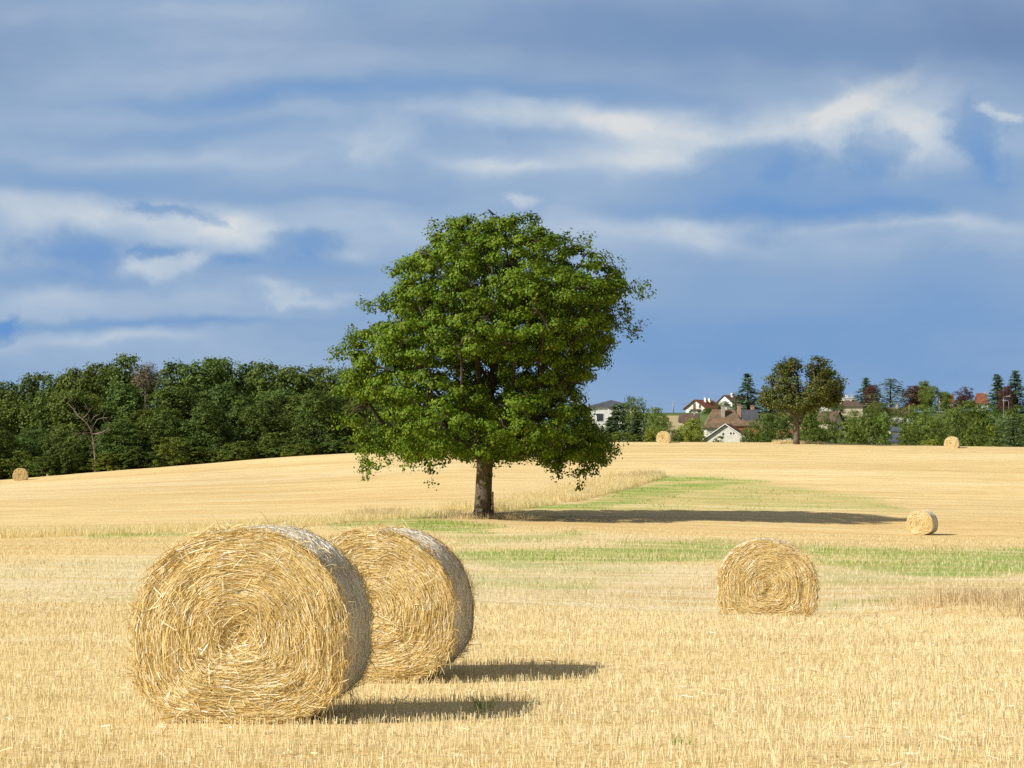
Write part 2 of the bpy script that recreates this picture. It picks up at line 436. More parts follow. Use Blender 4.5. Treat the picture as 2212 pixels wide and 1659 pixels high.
def field_mat():
    m, nt, ns, ls = new_mat('field')
    out = ns.new('ShaderNodeOutputMaterial'); tc = ns.new('ShaderNodeTexCoord'); o = tc.outputs['Object']
    at = {}
    for k in ('green', 'orange', 'pale', 'hill', 'meadow'):
        n = ns.new('ShaderNodeAttribute'); n.attribute_name = k; at[k] = n.outputs['Fac']
    streak = tex_noise(ns, ls, mapped(ns, ls, o, (.030, .62, .2)), 1.0, 5, .62, .35)      # mown swaths along the slope
    fine = tex_noise(ns, ls, mapped(ns, ls, o, (.45, 1.7, 1)), 1.0, 6, .7, .6)
    grain = tex_noise(ns, ls, o, 7.0, 5, .75)
    big = tex_noise(ns, ls, mapped(ns, ls, o, (.02, .05, 1), loc=(4, 2, 0)), 1.0, 3)
    c = ramp(ns, [(.28, (.60, .43, .18)), (.42, (.72, .54, .255)), (.56, (.79, .62, .32)), (.72, (.85, .72, .44))]); ls.new(streak, c.inputs[0])
    col = c.outputs[0]
    f2 = ramp(ns, [(.28, (.74, .70, .64)), (.5, (1, 1, 1)), (.75, (1.12, 1.12, 1.15))]); ls.new(fine, f2.inputs[0])
    g2 = ramp(ns, [(.30, (.62, .56, .48)), (.55, (1, 1, 1)), (.8, (1.15, 1.15, 1.15))]); ls.new(grain, g2.inputs[0])
    ragged = math_(ns, ls, 'MULTIPLY_ADD', math_(ns, ls, 'ADD', fine, streak), 3.0, -2.3, clamp=True)
    col = mixc(ns, ls, math_(ns, ls, 'MULTIPLY', at['pale'], ragged), col, (.79, .69, .47))
    col = mixc(ns, ls, math_(ns, ls, 'MULTIPLY', at['orange'], math_(ns, ls, 'MULTIPLY_ADD', ragged, -.7, 1.0)), col, (.74, .50, .20))
    b2 = ramp(ns, [(.35, (.93, .90, .85)), (.65, (1.06, 1.06, 1.05))]); ls.new(big, b2.inputs[0])
    col = mixc(ns, ls, 1.0, col, b2.outputs[0], 'MULTIPLY')
    big2 = tex_noise(ns, ls, mapped(ns, ls, o, (.16, .42, 1), loc=(1, 8, 0)), 1.0, 5, .65)
    # thin green regrowth between the stalks
    wisps = ramp(ns, [(.58, (0, 0, 0)), (.80, (1, 1, 1))]); ls.new(tex_noise(ns, ls, mapped(ns, ls, o, (.07, .5, 1), loc=(9, 3, 0)), 1.0, 5, .7), wisps.inputs[0])
    col = mixc(ns, ls, math_(ns, ls, 'MULTIPLY', wisps.outputs[0], .35), col, (.34, .34, .13))
    gmask = math_(ns, ls, 'MULTIPLY', at['green'], math_(ns, ls, 'MULTIPLY_ADD', math_(ns, ls, 'ADD', fine, math_(ns, ls, 'MULTIPLY', big2, 1.6)), 2.9, -2.85), clamp=True)
    gcol = ramp(ns, [(.3, (.22, .34, .055)), (.7, (.36, .44, .11))]); ls.new(grain, gcol.inputs[0])
    col = mixc(ns, ls, gmask, col, gcol.outputs[0])
    col = mixc(ns, ls, .8, col, f2.outputs[0], 'MULTIPLY'); col = mixc(ns, ls, .8, col, g2.outputs[0], 'MULTIPLY')
    hcol = ramp(ns, [(.3, (.07, .11, .03)), (.7, (.15, .19, .06))]); ls.new(tex_noise(ns, ls, o, .05, 5), hcol.inputs[0])
    col = mixc(ns, ls, at['hill'], col, hcol.outputs[0])
    mcol = ramp(ns, [(.3, (.36, .29, .16)), (.7, (.46, .38, .22))]); ls.new(tex_noise(ns, ls, mapped(ns, ls, o, (.1, .4, 1)), 1.0, 5), mcol.inputs[0])
    col = mixc(ns, ls, at['meadow'], col, mcol.outputs[0])
    b = ns.new('ShaderNodeBsdfPrincipled'); b.inputs['Roughness'].default_value = .9; b.inputs['Specular IOR Level'].default_value = .1
    ls.new(col, b.inputs['Base Color'])
    bp = ns.new('ShaderNodeBump'); bp.inputs['Strength'].default_value = .5; bp.inputs['Distance'].default_value = .12
    ls.new(math_(ns, ls, 'ADD', fine, math_(ns, ls, 'MULTIPLY', grain, .5)), bp.inputs['Height']); ls.new(bp.outputs[0], b.inputs['Normal'])
    ls.new(b.outputs[0], out.inputs['Surface']); return m
tag(link('field', gme, field_mat()), kind='structure')

# ------------------------------------------------------------------ blades: stubble, grass, litter
BALE_SPOTS = []      # (x, y, yaw, half width, length) kept free of stalks
def clear_of_bales(x, y):
    ok = np.ones(len(x), bool)
    for bx, by, yw, hw, ln in BALE_SPOTS:
        dx, dy = x - bx, y - by
        u = dx * math.cos(yw) + dy * math.sin(yw); v = -dx * math.sin(yw) + dy * math.cos(yw)
        ok &= ~((np.abs(u) < hw) & (v > -.015) & (v < ln))
    return ok

def blades(x, y, h, w, lean, rng, tip=.35, yaw_spread=1.0, z0=-.01, bend=0.0):
    """flat tapered blades standing on the field: two stacked quads each when bent, else one"""
    n = len(x); z = terrain(x, y) + z0
    a = (rng.random(n) - .5) * math.pi * yaw_spread
    s = np.stack([np.cos(a), np.sin(a), np.zeros(n)], -1) * (w / 2)[:, None]
    la = rng.random(n) * 2 * math.pi; lm = rng.normal(size=n) * lean
    d = unit(np.stack([np.cos(la) * lm, np.sin(la) * lm, np.ones(n)], -1))
    p = np.stack([x, y, z], -1); q = p + d * h[:, None]
    if not bend:
        V = np.stack([p - s, p + s, q + s * tip, q - s * tip], 1).reshape(-1, 3)
        return V, np.arange(n * 4).reshape(-1, 4)
    m = p + d * (h * .55)[:, None]
    bd = np.stack([np.cos(la), np.sin(la), np.zeros(n)], -1) * (h * bend * rng.random(n))[:, None]
    q = q + bd - np.array([0, 0, 1]) * (h * bend * .3)[:, None]
    V = np.stack([p - s, p + s, m + s * .8, m - s * .8, q + s * tip * .5, q - s * tip * .5], 1).reshape(-1, 3)
    k = np.arange(n)[:, None] * 6
    return V, np.concatenate([k + np.array([[0, 1, 2, 3]]), k + np.array([[3, 2, 4, 5]])])

def prisms(x, y, h, w, lean, rng):
    """three-sided cut stalks"""
    n = len(x); z = terrain(x, y) - .01
    la = rng.random(n) * 2 * math.pi; lm = rng.normal(size=n) * lean
    d = unit(np.stack([np.cos(la) * lm, np.sin(la) * lm, np.ones(n)], -1))
    p = np.stack([x, y, z], -1); q = p + d * h[:, None]
    a0 = rng.random(n) * 6.283
    rings = []
    for base, f in ((p, 1.0), (q, .85)):
        for k in range(3):
            a = a0 + k * 2.0944
            rings.append(base + np.stack([np.cos(a), np.sin(a), np.zeros(n)], -1) * (w * .55 * f)[:, None])
    V = np.stack(rings, 1).reshape(-1, 3); k = np.arange(n)[:, None] * 6
    Q = np.concatenate([k + np.array([[0, 1, 4, 3]]), k + np.array([[1, 2, 5, 4]]), k + np.array([[2, 0, 3, 5]])])
    return V, Q, k + np.array([[3, 4, 5]])

def spread(n, y0, y1, margin, rng, power=1.0):
    """points over the wedge the lens can see plus a margin on each side"""
    y = y0 + (y1 - y0) * rng.random(n * 2)
    half = y * (CX / F) + margin
    keep = rng.random(n * 2) < half / (y1 * (CX / F) + margin)
    y, half = y[keep][:n], half[keep][:n]
    return (rng.random(len(y)) * 2 - 1) * half, y

# ------------------------------------------------------------------ straw bales
def bale_section(th, W, H):
    zc = .465 * H
    c, s = np.cos(th), np.sin(th)
    x = W / 2 * np.sign(c) * np.abs(c) ** .96
    z = np.where(s >= 0, zc + (H - zc) * s, zc - zc * np.abs(s) ** .55)
    return x, z

def make_bale(name, label, px, d, yaw, W=1.5, H=1.37, L=1.2, n_face=9000, n_loose=900, sw=1.0, seed=1, sink=0.0, core=(0.0, -.03), group='round straw bales in the field', dark_core=True):
    rng = np.random.default_rng(seed)
    gx, _ = ray(px, HOR); bx, by = gx * d, d
    t = empty(name, (bx, by, tz(bx, by + .5) - sink), yaw)
    tag(t, label, 'straw bale', group)
    BALE_SPOTS.append((bx, by, yaw, W * .37, L))
    off = rng.random(3) * 50
    zc = .465 * H
    def wob(th, y): return 1 + .022 * (noise3(np.stack([np.cos(th) * 2 + off[0], np.sin(th) * 2 + off[1], y * 2 + off[2]], -1)) - .5) * 2
    # net wrap: the curved flank
    nt, nl = 120, 14
    th = np.linspace(0, 2 * math.pi, nt, endpoint=False); yy = np.linspace(.0, L, nl)
    TH, YY = np.meshgrid(th, yy)
    X, Z = bale_section(TH, W, H)
    k = wob(TH, YY) * (1 - .02 * (np.abs(YY / L * 2 - 1) ** 6)) * .985
    k = k + .007 * np.sin(YY / L * 60 + 2 * np.sin(TH * 3))
    V = np.stack([X * k, YY, zc + (Z - zc) * k], -1).reshape(-1, 3)
    ii = np.arange(nt * nl).reshape(nl, nt)
    Q = np.stack([ii[:-1], np.roll(ii[:-1], -1, 1), np.roll(ii[1:], -1, 1), ii[1:]], -1).reshape(-1, 4)
    # straw ends and torn net threads lying round the flank
    nf = int(n_loose * 4.5); tf = rng.random(nf) * 2 * math.pi; yf = rng.random(nf) * L; lf = (.03 + .10 * rng.random(nf) ** 1.5); sk = rng.normal(size=nf) * .35
    kf = wob(tf, yf) * .985
    def fl(q):
        t2 = tf + q * lf * np.cos(sk) / (W / 2); xx, zz = bale_section(t2, W, H); k2 = kf + .006 + .012 * rng.random(nf) ** 3 + (q > 0) * .016 * rng.random(nf) ** 2
        return np.stack([xx * k2, np.clip(yf + q * lf * np.sin(sk), .01, L - .01), np.maximum(zc + (zz - zc) * k2, .01)], -1)
    fa, fb = fl(-.5), fl(.5); fs = unit(np.cross(fb - fa, rand_dir(nf, rng))) * (sw * (.0012 + .0016 * rng.random(nf)))[:, None]
    Vf = np.stack([fa - fs, fa + fs, fb + fs, fb - fs], 1).reshape(-1, 3)
    Qf = np.arange(nf * 4).reshape(-1, 4) + len(V)
    link('net_wrap', mesh_np('net_wrap', np.concatenate([V, Vf]), [Q, Qf], False, np.concatenate([np.zeros(len(Q)), np.ones(len(Qf))])), [M['net_wrap'], M['net_thread']], t)
    # the two ends: coiled straw
    def relief(r, th):
        return (.035 * (1 - r ** 4) + .030 * (noise3(np.stack([r * 9 + off[0], np.cos(th) * 1.3 + off[1], np.sin(th) * 1.3 + off[2]], -1)) - .5)
                + .030 * (noise3(np.stack([np.cos(th) * r * 5 + off[1], np.sin(th) * r * 5, r * 0 + off[0]], -1)) - .5)
                - .045 * np.exp(-((r * np.cos(th) - core[0] * 2) ** 2 + (r * np.sin(th) - core[1] * 2) ** 2) / .035))
    def face_pt(r, th, out):
        x, z = bale_section(th, W, H)
        kk = wob(th, np.zeros_like(th))
        return np.stack([x * r * kk, -relief(r, th) - out, zc + (z - zc) * r * kk], -1)
    def face_mesh(flip, n):
        nr, na = 22, 96
        r = np.linspace(0.0, 1.0, nr); a = np.linspace(0, 2 * math.pi, na, endpoint=False)
        R, A = np.meshgrid(r, a, indexing='ij')
        Vd = face_pt(R.ravel(), A.ravel(), -.012)
        jj = np.arange(nr * na).reshape(nr, na)
        Qd = np.stack([jj[:-1], jj[1:], np.roll(jj[1:], -1, 1), np.roll(jj[:-1], -1, 1)], -1).reshape(-1, 4)
        # straws laid around the coil, in three-point ribbons
        rr = np.sqrt(rng.random(n)) * .995; tt = rng.random(n) * 2 * math.pi
        near = np.exp(-(rr / .22) ** 2)
        ln = np.clip(rng.gamma(4, .034, n), .05, .34) * (1 - .45 * near)
        ang = rng.normal(size=n) * (.10 + .9 * near) + .36 * (noise3(np.stack([rr * 7 + off[0], np.cos(tt) * 2.2, np.sin(tt) * 2.2], -1)) - .5)
        wid = sw * (.0014 + .0020 * rng.random(n) ** 2)
        wild = rng.random(n) < .018
        ang = np.where(wild, rng.normal(size=n) * .9, ang)
        pts = []
        lift = rng.random(n) ** 2 * .014 + .001; tilt = rng.normal(size=n) * .10 * ln
        for s_ in (-.5, 0, .5):
            rad = np.maximum(rr, .05) * W / 2
            dth = s_ * ln * np.cos(ang) / np.maximum(rad, .07); dr = s_ * ln * np.sin(ang) / (W / 2)
            pts.append(face_pt(np.clip(rr + dr, 0, 1.03), tt + dth, lift + np.abs(s_) * 0 + s_ * tilt + np.where(wild, np.abs(s_ + .5) * .03, 0)))
        P = np.stack(pts, 1)
        tang = unit(P[:, 2] - P[:, 0])
        side = np.cross(tang, unit(np.array([0, -1.0, 0]) + rng.normal(size=(n, 3)) * .38)); side = unit(side) * wid[:, None] / 1
        Vs = np.stack([P[:, 0] - side * .7, P[:, 0] + side * .7, P[:, 1] - side, P[:, 1] + side, P[:, 2] - side * .7, P[:, 2] + side * .7], 1).reshape(-1, 3)
        kk = np.arange(n)[:, None] * 6 + len(Vd)
        Qs = np.concatenate([kk + np.array([[0, 1, 3, 2]]), kk + np.array([[2, 3, 5, 4]])])
        V = np.concatenate([Vd, Vs])
        if flip: V[:, 1] = L - V[:, 1]; V[:, 0] *= -1
        mi = np.concatenate([np.zeros(len(Qd)), np.ones(len(Qs))])
        return mesh_np('straw_end', V, [Qd, Qs], False, mi)
    link('straw_end', face_mesh(False, n_face), [M['straw_core'], M['straw']], t)
    link('straw_end', face_mesh(True, max(400, n_face // 5)), [M['straw_core'], M['straw']], t)
    if n_loose < 400: return t          # too far off to show single straws
    # loose straws sticking out along both rims and over the wrap
    n = n_loose
    th = rng.random(n) * 2 * math.pi; which = rng.random(n)
    y0 = np.where(which < .55, rng.normal(size=n) * .03 + .01, np.where(which < .9, L - .01 + rng.normal(size=n) * .03, rng.random(n) * L))
    x, z = bale_section(th, W, H)
    base = np.stack([x * 1.0, y0, zc + (z - zc) * 1.0], -1)
    outd = unit(np.stack([x / (W / 2), np.zeros(n), (z - zc) / (H / 2)], -1)); tang = unit(np.stack([-np.sin(th), np.zeros(n), np.cos(th)], -1))
    dr = unit(tang * (rng.random(n)[:, None] * 2 - 1) * 1.6 + outd * (rng.random(n)[:, None] * .75 - .05) + np.array([0, 1.0, 0]) * rng.normal(size=(n, 1)) * .55)
    ln = np.clip(rng.gamma(3, .024, n), .03, .20)
    mid = base + dr * ln[:, None] * .5 + outd * .006; end = base + dr * ln[:, None] - np.array([0, 0, 1]) * (ln * .18 * rng.random(n))[:, None]
    side = unit(np.cross(dr, rand_dir(n, rng))) * (sw * (.0013 + .0017 * rng.random(n)))[:, None]
    V = np.stack([base - side, base + side, mid - side, mid + side, end - side * .5, end + side * .5], 1).reshape(-1, 3)
    V[:, 2] = np.maximum(V[:, 2], .0)
    kk = np.arange(n)[:, None] * 6
    link('straw_fringe', mesh_np('straw_fringe', V, [np.concatenate([kk + np.array([[0, 1, 3, 2]]), kk + np.array([[2, 3, 5, 4]])])]), M['loose_straw'], t)
    return t

R = math.radians
make_bale('straw_bale', 'largest round straw bale standing in front of another bale on the stubble', 517, 15.8, R(-5), n_face=42000, n_loose=2400, seed=3, H=1.345, sink=.0)
make_bale('straw_bale', 'round straw bale half hidden behind the largest bale', 800, 20.1, R(-7), n_face=34000, n_loose=2000, seed=8, H=1.345, sink=.0, core=(-.02, .0))
make_bale('straw_bale', 'single round straw bale at the stubble edge in front of the green strip', 1657, 34.0, R(-5), W=1.49, H=1.30, n_face=20000, n_loose=1000, sw=1.35, seed=14, core=(.03, -.08), sink=.03)
make_bale('straw_bale', 'small straw bale lying at the tip of the oak shadow', 1986, 130, R(-25), n_face=4500, n_loose=300, sw=2.6, seed=21, H=1.4)
make_bale('straw_bale', 'far straw bale on the crest in front of the wood', 43, 232, R(8), n_face=2500, n_loose=120, sw=4, seed=31, sink=.1)
make_bale('straw_bale', 'far straw bale on the crest left of the old farmhouse', 1433, 239, R(-9), n_face=2500, n_loose=120, sw=4, seed=32, sink=.15)
make_bale('straw_bale', 'far straw bale on the crest beside the big dark bushes, farthest right', 2056, 237, R(-18), n_face=2500, n_loose=120, sw=4, seed=33, sink=.2)
make_bale('straw_bale', 'far straw bale partly hidden behind the low leaves of the oak', 1128, 239, R(-9), n_face=2500, n_loose=120, sw=4, seed=34, sink=.15)

# ------------------------------------------------------------------ stubble and grass
def build_stubble():
    rng = np.random.default_rng(5)
    # drilled rows a hand apart, running across the view
    xs_, ys_ = [], []
    rot = R(4)
    for r in np.arange(10.2, 38, .105):
        half = r * (CX / F) + 1.8
        step = .0165 + .0009 * max(0, r - 14)
        n = int(2 * half / step)
        xx = rng.random(n) * 2 * half - half
        yy = r + xx * math.tan(rot) + rng.normal(size=n) * .020
        xs_.append(xx); ys_.append(yy)
    x, y = np.concatenate(xs_), np.concatenate(ys_)
    thin = fbm2(x * .8, y * .8, 40) + .25 * rng.random(len(x))
    edge = 34.0 + 1.5 * (fbm2(x * .4, y * .4, 43) - .5) + 2.0 * smooth(-3, 5, x) - 2.5 * (1 - smooth(-5, 2, x))
    k = (thin > .40) & (rng.random(len(x)) < .72 + .28 * np.sin(2 * math.pi * (y - x * math.tan(rot)) / .84 + 2 * noise2(x * .3, y * .3, 44))) & clear_of_bales(x, y) & (y > 10) & (y < edge)
    x, y = x[k], y[k]
    h = (.042 + .042 * rng.random(len(x))) * (.75 + .5 * fbm2(x * .9, y * .9, 41)); h = np.where(rng.random(len(x)) < .04, h * 1.5, h)
    w = .0030 + .0022 * rng.random(len(x)); w = w * (1 + .02 * np.maximum(0, y - 15))
    V, Q, T = prisms(x, y, h, w, .14, rng)
    # leaf sheaths: short curled ribbons between the stalks
    n = 46000; lx, ly = spread(n, 10.2, 33, 1.6, rng)
    k = clear_of_bales(lx, ly); lx, ly = lx[k], ly[k]
    V2, Q2 = blades(lx, ly, .03 + .06 * rng.random(len(lx)), .004 + .004 * rng.random(len(lx)), .8, rng, .3, 1.0)
    tag(link('stubble', mesh_np('stubble', np.concatenate([V, V2]), [Q, T, Q2 + len(V)]), M['stubble']), 'short cut golden stalks covering the near field', 'stubble', kind='stuff')
    # chaff and fallen straw
    n = 42000; lx, ly = spread(n, 10.2, 40, 1.8, rng); lz = terrain(lx, ly) + .004 + .045 * rng.random(len(lx)) ** 2
    a = rng.random(len(lx)) * 6.283; ln = .03 + .09 * rng.random(len(lx)) ** 2; w = .002 + .0022 * rng.random(len(lx))
    white = rng.random(len(lx)) < .006; w = np.where(white, .008, w); ln = np.where(white, .05, ln)
    dv = np.stack([np.cos(a), np.sin(a), rng.normal(size=len(lx)) * .2], -1) * ln[:, None] / 2
    sv = np.stack([-np.sin(a), np.cos(a), rng.normal(size=len(lx)) * .5], -1) * w[:, None]
    p = np.stack([lx, ly, lz], -1)
    V = np.stack([p - dv - sv, p + dv - sv, p + dv + sv, p - dv + sv], 1).reshape(-1, 3)
    tag(link('straw_litter', mesh_np('straw_litter', V, [np.arange(len(V)).reshape(-1, 4)]), M['litter']), 'loose chopped straw lying between the cut stalks', 'straw litter', kind='stuff')
build_stubble()

def build_grasses():
    rng = np.random.default_rng(9)
    # pale dry aftermath behind the stubble, thinning out with distance
    x, y = spread(150000, 32, 125, 3, rng)
    keep = rng.random(len(x)) < np.clip(1.25 - y / 110, .12, 1)
    x, y = x[keep], y[keep]
    lumps = fbm2(x * .35, y * .22, 60)
    keep = (lumps + .35 * rng.random(len(x)) > .55) & clear_of_bales(x, y); x, y = x[keep], y[keep]
    h = (.04 + .075 * rng.random(len(x))) * (.6 + lumps[keep]); w = .006 + .00016 * y
    V, Q = blades(x, y, h, w, .45, rng, .4)
    tag(link('dry_grass', mesh_np('dry_grass', V, [Q]), M['dry_grass']), 'pale dry aftermath growing behind the cut stubble', 'dry grass', kind='stuff')
    # green regrowth where the cover says so
    x, y = spread(420000, 36, 200, 6, rng)
    g, _, _ = cover(x, y, terrain(x, y))
    patchy = fbm2(x * .5, y * .3, 66)
    keep = rng.random(len(x)) < .42 * np.clip(g * 1.35 - .25, 0, 1) * smooth(.42, .66, patchy); x, y = x[keep], y[keep]
    h = (.05 + .11 * rng.random(len(x))) * (.6 + .9 * patchy[keep]) * np.where(rng.random(len(x)) < .05, 2.0, 1.0); w = .008 + .00020 * y
    V, Q = blades(x, y, h, w, .35, rng, .25)
    tag(link('green_grass', mesh_np('green_grass', V, [Q]), M['green_grass']), 'fresh green grass growing in strips across the field', 'grass', kind='stuff')
    # tall dry verge: runs from the left edge to the oak and on up the slope
    def verge(line, n, hmax, wide, name, mat, label, dens=.5):
        P = np.array([(lambda d: (ray(px, row)[0] * d, d))(ground_hit(px, row)) for px, row in line])
        seg = np.linalg.norm(np.diff(P, axis=0), axis=1); cum = np.concatenate([[0], np.cumsum(seg)])
        s = rng.random(n) * cum[-1]
        i = np.clip(np.searchsorted(cum, s) - 1, 0, len(seg) - 1); t = (s - cum[i]) / seg[i]
        c = P[i] + (P[i + 1] - P[i]) * t[:, None]; nrm = np.stack([-(P[i + 1] - P[i])[:, 1], (P[i + 1] - P[i])[:, 0]], -1); nrm = unit(nrm)
        q = c + nrm * (rng.random((n, 1)) ** 1.2 * wide)
        x, y = q[:, 0], q[:, 1]
        cl = fbm2(x * .55, y * .55, 71)
        keep = cl + .5 * rng.random(n) > dens; x, y, cl = x[keep], y[keep], cl[keep]
        hh = hmax * (.35 + .65 * rng.random(len(x))) * (.45 + .95 * cl)
        V, Q = blades(x, y, hh, .012 + .010 * rng.random(len(x)), .22, rng, .3, bend=.35)
        tag(link(name, mesh_np(name, V, [Q]), mat), label, 'tall grass', kind='stuff')
    verge([(-160, 1168), (200, 1157), (500, 1147), (700, 1134), (830, 1122), (1020, 1113)], 20000, .60, 5.0, 'verge_grass', M['dry_grass'], 'tall dry grass verge running from the left edge to the oak')
    verge([(1066, 1107), (1160, 1096), (1250, 1082), (1340, 1060), (1400, 1042), (1440, 1030)], 24000, .80, 4.5, 'verge_grass', M['dry_grass'], 'tall dry grass verge climbing the slope behind the oak shadow')
    verge([(780, 1120), (835, 1116), (880, 1112)], 900, .8, 1.6, 'weed_clump', M['brown_weed'], 'dark brown weed clump in the verge left of the oak', .3)
    verge([(1380, 1040), (1440, 1028)], 2200, .8, 2.5, 'weed_clump', M['brown_weed'], 'brown weeds at the far end of the verge', .3)
    n = 9000
    x = 8.5 + rng.normal(size=n) * .95; y = 38.6 + rng.normal(size=n) * 1.5; cl = fbm2(x * 1.1, y * 1.1, 81)
    k = (cl + .4 * rng.random(n) > .62); x, y, cl = x[k], y[k], cl[k]
    V, Q = blades(x, y, (.12 + .26 * rng.random(len(x))) * (.4 + cl), .006 + .006 * rng.random(len(x)), .35, rng, .3, bend=.4)
    tag(link('weed_bank', mesh_np('weed_bank', V, [Q]), M['brown_weed']), 'brown dry weeds on the low bank at the right edge', 'weeds', kind='stuff')
    verge([(1680, 959), (1700, 958), (1716, 958)], 900, .55, 1.0, 'crest_weed', M['dry_grass'], 'pale dry weeds at the foot of the crest tree', .3)
    verge([(1730, 959), (1755, 959), (1770, 960)], 800, .5, 1.0, 'crest_weed', M['dry_grass'], 'pale dry weeds right of the crest tree trunk', .3)
build_grasses()

def oak_foot():
    rng = np.random.default_rng(19); d = 137.0; x0 = ray(1043, 1120)[0] * d; n = 2600
    a = rng.random(n) * 6.283; r = .55 + np.abs(rng.normal(size=n)) * .8
    x = x0 + .25 + np.cos(a) * r * 1.5; y = d + np.sin(a) * r * .8
    V, Q = blades(x, y, .15 + .40 * rng.random(n) ** 2, .014 + .012 * rng.random(n), .3, rng, .3, bend=.4)
    tag(link('foot_weed', mesh_np('foot_weed', V, [Q]), M['brown_weed']), 'brown weeds and grass round the foot of the oak', 'weeds', kind='stuff')
oak_foot()

def grass_tuft(px, row, n, h, label):
    rng = np.random.default_rng(int(px))
    d = ground_hit(px, row, 10, 34); x0 = ray(px, row)[0] * d
    x = x0 + rng.normal(size=n) * .035; y = d + rng.normal(size=n) * .03
    V, Q = blades(x, y, h * (.5 + .5 * rng.random(n)), .006 + .004 * rng.random(n), .55, rng, .2, bend=.5)
    o = link('grass_tuft', mesh_np('grass_tuft', V - np.array([x0, d, tz(x0, d)]), [Q]), M['green_grass'], None, (x0, d, tz(x0, d)))
    tag(o, label, 'grass tuft', 'green tufts in the stubble')
grass_tuft(1040, 1540, 34, .20, 'green grass tuft standing in the shadow of the largest bale')
grass_tuft(1472, 1612, 26, .10, 'low green weed in the bare stubble at the bottom of the photo')

# ------------------------------------------------------------------ trees
def colonize(att, trunk, step=.4, infl=4.0, kill=.65, iters=140, seed=0, grow=3):
    """branches grow from the trunk points towards the attraction points"""
    rng = np.random.default_rng(seed)
    P = [np.array(p, float) for p in trunk]; par = [-1] + list(range(len(trunk) - 1))
    near = np.full(len(att), 0); nd = np.full(len(att), 1e9); alive = np.ones(len(att), bool)
    def upd(k0):
        for k in range(k0, len(P)):
            dd = np.linalg.norm(att - P[k], axis=1); m = dd < nd
            nd[m] = dd[m]; near[m] = k
    upd(max(0, len(P) - grow))
    for it in range(iters):
        act = alive & (nd < (infl if it > 25 else 40))
        if not act.any(): break
        ks = np.unique(near[act]); k0 = len(P)
        for k in ks:
            v = unit(att[act & (near == k)] - P[k]).sum(0) + rng.normal(size=3) * .25
            nv = np.linalg.norm(v)
            if nv < 1e-6: continue
            P.append(P[k] + v / nv * step); par.append(int(k))
        upd(k0)
        alive &= nd > kill
    return np.array(P), par

def branch_mesh(P, par, r_base, r_tip, expo=2.2, trunk_n=0, flare=1.25, sides=6, split=None):
    n = len(P); rad = np.zeros(n)
    kids = [[] for _ in range(n)]
    for i in range(1, n):
        if par[i] >= 0: kids[par[i]].append(i)
    acc = np.zeros(n)
    for i in range(n - 1, -1, -1):
        acc[i] = sum(acc[k] for k in kids[i]) if kids[i] else 1.0
    # real growth order is not sorted by depth, but children always come after parents
    rad = r_tip + (r_base - r_tip) * (acc / acc[0]) ** (1 / expo)
    for i in range(trunk_n): rad[i] = r_base * (1.0 - .12 * i / max(1, trunk_n))
    rad[0] = r_base * flare
    mb = MB(); thin = MB()
    starts = [(0, None)]
    while starts:
        s, p = starts.pop(); ch = [p, s] if p is not None else [s]
        cur = s
        while kids[cur]:
            ks = sorted(kids[cur], key=lambda k: -acc[k])
            for k in ks[1:]: starts.append((k, cur))
            cur = ks[0]; ch.append(cur)
        if len(ch) < 2: continue
        rr = [rad[c] for c in ch]
        if p is not None: rr[0] = min(rr[0], rr[1] * 1.15)
        if split:
            k = next((i for i, q in enumerate(rr) if q < split and (p is not None or i > trunk_n)), len(rr))
            if k >= 2: mb.tube([P[c] for c in ch[:k]], rr[:k], sides)
            if k < len(ch):
                ch, rr = ch[max(0, k - 1):], rr[max(0, k - 1):]
                if len(ch) > 1: thin.tube([P[c] for c in ch], rr, 6 if rr[0] > .08 else 4)
        else: mb.tube([P[c] for c in ch], rr, sides if rr[0] > .08 else 4)
    return mb, (thin if split else rad)

def leaf_quads(cen, axis, nor, ln, wd):
    """one pointed leaf-like diamond per centre"""
    a = unit(axis); b = unit(np.cross(nor, a))
    V = np.stack([cen - a * ln[:, None] / 2, cen + b * wd[:, None] / 2, cen + a * ln[:, None] / 2, cen - b * wd[:, None] / 2], 1).reshape(-1, 3)
    return V, np.arange(len(V)).reshape(-1, 4)

def clump_leaves(cl, center, per, sig, size, rng, up=.5, outw=.8):
    """cl (n,3) clump centres; leaves scattered round each, facing outwards and up"""
    n = len(cl) * per
    c = np.repeat(cl, per, 0); s = np.repeat(sig, per) if hasattr(sig, '__len__') else np.full(n, sig)
    off = rng.normal(size=(n, 3)) * s[:, None] * np.array([1, 1, .72])
    p = c + off
    nor = unit(unit(p - center) * outw + unit(off) * .5 + np.array([0, 0, up]) + rng.normal(size=(n, 3)) * .55)
    ax = np.cross(nor, rand_dir(n, rng))
    ln = size * (.7 + .6 * rng.random(n))
    return leaf_quads(p, ax, nor, ln, ln * (.6 + .3 * rng.random(n)))

# --- the oak: silhouette rows (row, left, right) measured, turned about the trunk for its depth
OD = 137.0; OS = OD / F; OPX, OROW = 1043.0, 1120.0
OAK = [(474, 1020, 1105), (482, 965, 1170), (495, 934, 1210), (520, 924, 1242), (545, 890, 1276), (570, 856, 1304), (590, 836, 1340), (615, 820, 1366),
       (640, 806, 1364), (660, 790, 1346), (690, 796, 1334), (705, 784, 1350), (725, 752, 1362), (750, 752, 1356), (775, 748, 1344), (800, 754, 1334), (825, 744, 1306), (850, 734, 1274),
       (875, 728, 1282), (900, 724, 1302), (925, 728, 1316), (945, 752, 1328), (965, 776, 1340), (985, 786, 1328), (1000, 798, 1306)]

